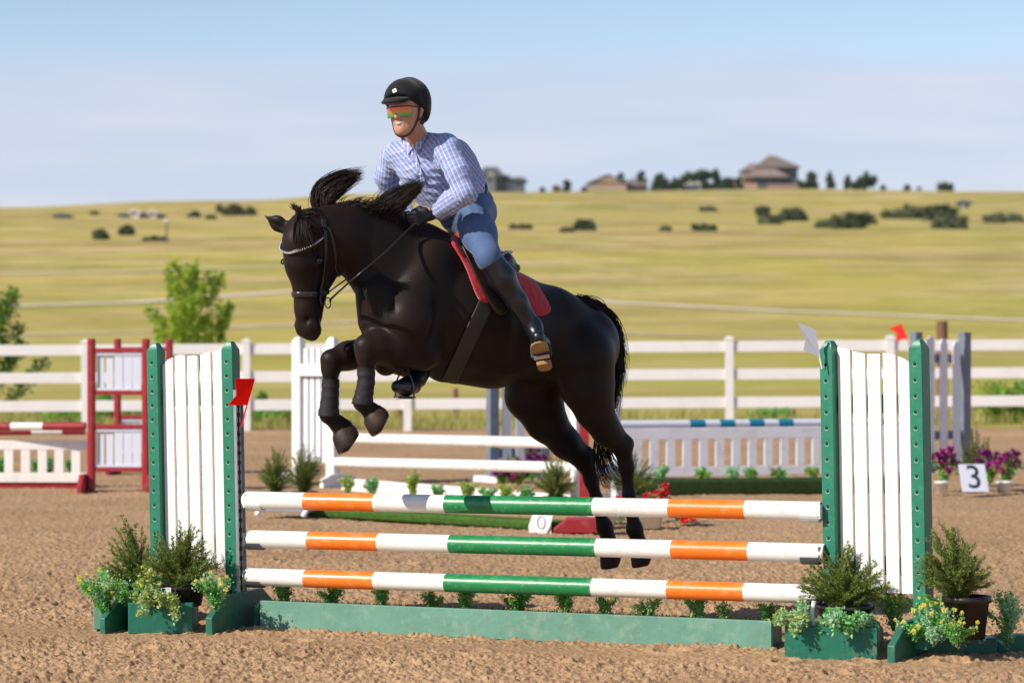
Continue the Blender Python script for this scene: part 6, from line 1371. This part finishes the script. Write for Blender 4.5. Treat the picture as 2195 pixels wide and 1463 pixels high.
chain_on(BS, [Ph(.015, .082, .03), Ph(.022, .080, -.02), Ph(.030, .066, -.060), Ph(.050, .040, -.110), Ph(.060, .01, -.125), Ph(.055, -.030, -.112), Ph(.04, -.06, -.07), Ph(.03, -.078, .0)], LEATH, .006, 'chin_strap', hm)
chain_on(BS, [Ph(-.05, .075, .0), Ph(-.02, .084, -.03), Ph(.025, .072, -.055)], LEATH, .006, 'chin_strap', hm)
b = MB(); b.sphere(Ph(-.005, .078, -.062), .012, 10, 8, sc=(1, .7, 1.2)); b.build('strap_buckle', [LEATH], hm, smooth=True)
b = MB()
# sunglasses: one shield lens
LM = bpy.data.materials.new('mirror lens'); LM.use_nodes = True; n = LM.node_tree.nodes; l = LM.node_tree.links; bb = n['Principled BSDF']; at2 = n.new('ShaderNodeAttribute'); at2.attribute_name = 'h'; rp = n.new('ShaderNodeValToRGB'); e_ = rp.color_ramp.elements
e_[0].position = 0; e_[0].color = (.01, .20, .05, 1); e_[1].position = 1; e_[1].color = (.60, .07, .01, 1)
for p_, c_ in ((.28, (.16, .30, .015, 1)), (.52, (.45, .24, .012, 1)), (.75, (.70, .12, .01, 1))): q = e_.new(p_); q.color = c_
l.new(at2.outputs['Fac'], rp.inputs[0]); l.new(rp.outputs[0], bb.inputs['Base Color']); bb.inputs['Roughness'].default_value = .12; bb.inputs['Metallic'].default_value = .35; bb.inputs['Coat Weight'].default_value = .5
v = []; hts = []; n1, n2 = 21, 6
for i in range(n1):
    t = -1+2*i/(n1-1); notch = max(0, 1-abs(t)/.26)
    for j in range(n2):
        q = j/(n2-1); lo = -.036+.020*notch**.7; z = .014-(.014-lo)*q
        v.append(Ph(.108-.030*t*t, t*.069, z)); hts.append(1-(.014-z)/.050)
f = [(i*n2+j, (i+1)*n2+j, (i+1)*n2+j+1, i*n2+j+1) for i in range(n1-1) for j in range(n2-1)]; v = np.array(v)
A2 = np.vstack([v, v-pf*.002]); f2 = f+[tuple(x+len(v) for x in y[::-1]) for y in f]
sg = mesh('sunglasses', A2, f2, LM, person, smooth=True, attrs={'h': np.array(hts+hts)})
b = MB(); b.tube([Ph(.109-.030*t*t, t*.070, .0155) for t in np.linspace(-1, 1, 15)], .0024, 8); 
b.tube([Ph(.079, .070, .014), Ph(.04, .080, .012), Ph(-.005, .082, .006)], .0025, 8); b.tube([Ph(.079, -.070, .014), Ph(.04, -.080, .012), Ph(-.005, -.082, .006)], .0025, 8); b.build('frame', [LEATH], sg, smooth=True)
# mouth
b = MB(); b.tube([Ph(.0935-.012*t*t, t*.022, -.0625+.006*t*t) for t in np.linspace(-1, 1, 9)], [.0012, .0035, .0042, .0045, .0045, .0045, .0042, .0035, .0012], 8); b.build('teeth', [mat('teeth', (.75, .70, .62), .3)], person, smooth=True)
LIP = mat('lips', (.50, .20, .16), .5)
b = MB(); b.tube([Ph(.0945-.015*abs(t)**2, t*.026, -.0565+.004*(t*t)) for t in np.linspace(-1, 1, 11)], [.001, .002, .0028, .003, .003, .003, .003, .003, .0028, .002, .001], 8)
b.tube([Ph(.0935-.015*abs(t)**2, t*.025, -.0700+.014*(t*t)) for t in np.linspace(-1, 1, 11)], [.001, .002, .003, .0036, .004, .004, .004, .0036, .003, .002, .001], 8); b.build('lips', [LIP], person, smooth=True)
# hair at the temple
b = MB(); r = np.random.RandomState(9)
for _ in range(24):
    q = Ph(r.uniform(-.06, -.03), .078, r.uniform(-.02, .01)); b.tube([q, q-pu*.02*r.rand()+pl*.003], .0015, 4)
b.build('hair', [mat('brown hair', (.06, .03, .018), .6)], person)
# reins
reins = empty('reins', knL-UZ*.05, 'black leather reins running from the glove to the bit', 'reins')
rL = at(703, 649, Hh(.475, -.068, .062)[1]-.01)
b = MB(); P_ = [knL+np.array((0, 0, -.02)), at(862, 500, 13.42), at(820, 545, 13.32), at(762, 593, 13.22), at(712, 638, rL[1]), rL+np.array((.012, 0, .01))]
P_[1][1] = knL[1]-.06
P_ = spline(P_, 30)
for i in range(30):   # keep clear of the neck
    for _ in range(4):
        d = HS.ev(P_[i])[0]
        if d < .012: P_[i] = P_[i]+HS.grad(P_[i])[0]*(.014-d)
b.tube(P_, np.interp(np.arange(30), [0, 20, 24, 29], [.008, .008, .010, .012]), 8, flat=.45); b.build('strap', [LEATH], reins, smooth=True)
P_ = spline([knR+np.array((0, 0, -.02)), W(800, 560, -.16), W(740, 600, -.2), Hh(.475, -.068, -.062)], 24)
for i in range(24):
    for _ in range(4):
        d = HS.ev(P_[i])[0]
        if d < .012: P_[i] = P_[i]+HS.grad(P_[i])[0]*(.014-d)
b = MB(); b.tube(P_, .008, 8, flat=.45); b.build('strap', [LEATH], reins, smooth=True)
# ------------------------------------------------------------------ the air between here and the hill
b = MB(); b.box((0, 900, 33), (3000, 985, 35)); hz = b.build('haze', [bpy.data.materials.new('haze air')], None, origin=(0, 900, 33)); m = hz.data.materials[0]; m.use_nodes = True; n = m.node_tree.nodes
n.remove(n['Principled BSDF']); v = n.new('ShaderNodeVolumePrincipled'); v.inputs['Color'].default_value = (.80, .88, 1, 1); v.inputs['Density'].default_value = .00005; v.inputs['Anisotropy'].default_value = .3
m.node_tree.links.new(v.outputs[0], n['Material Output'].inputs['Volume']); tag(hz, 'thin summer haze over the meadow', None, None, 'stuff')
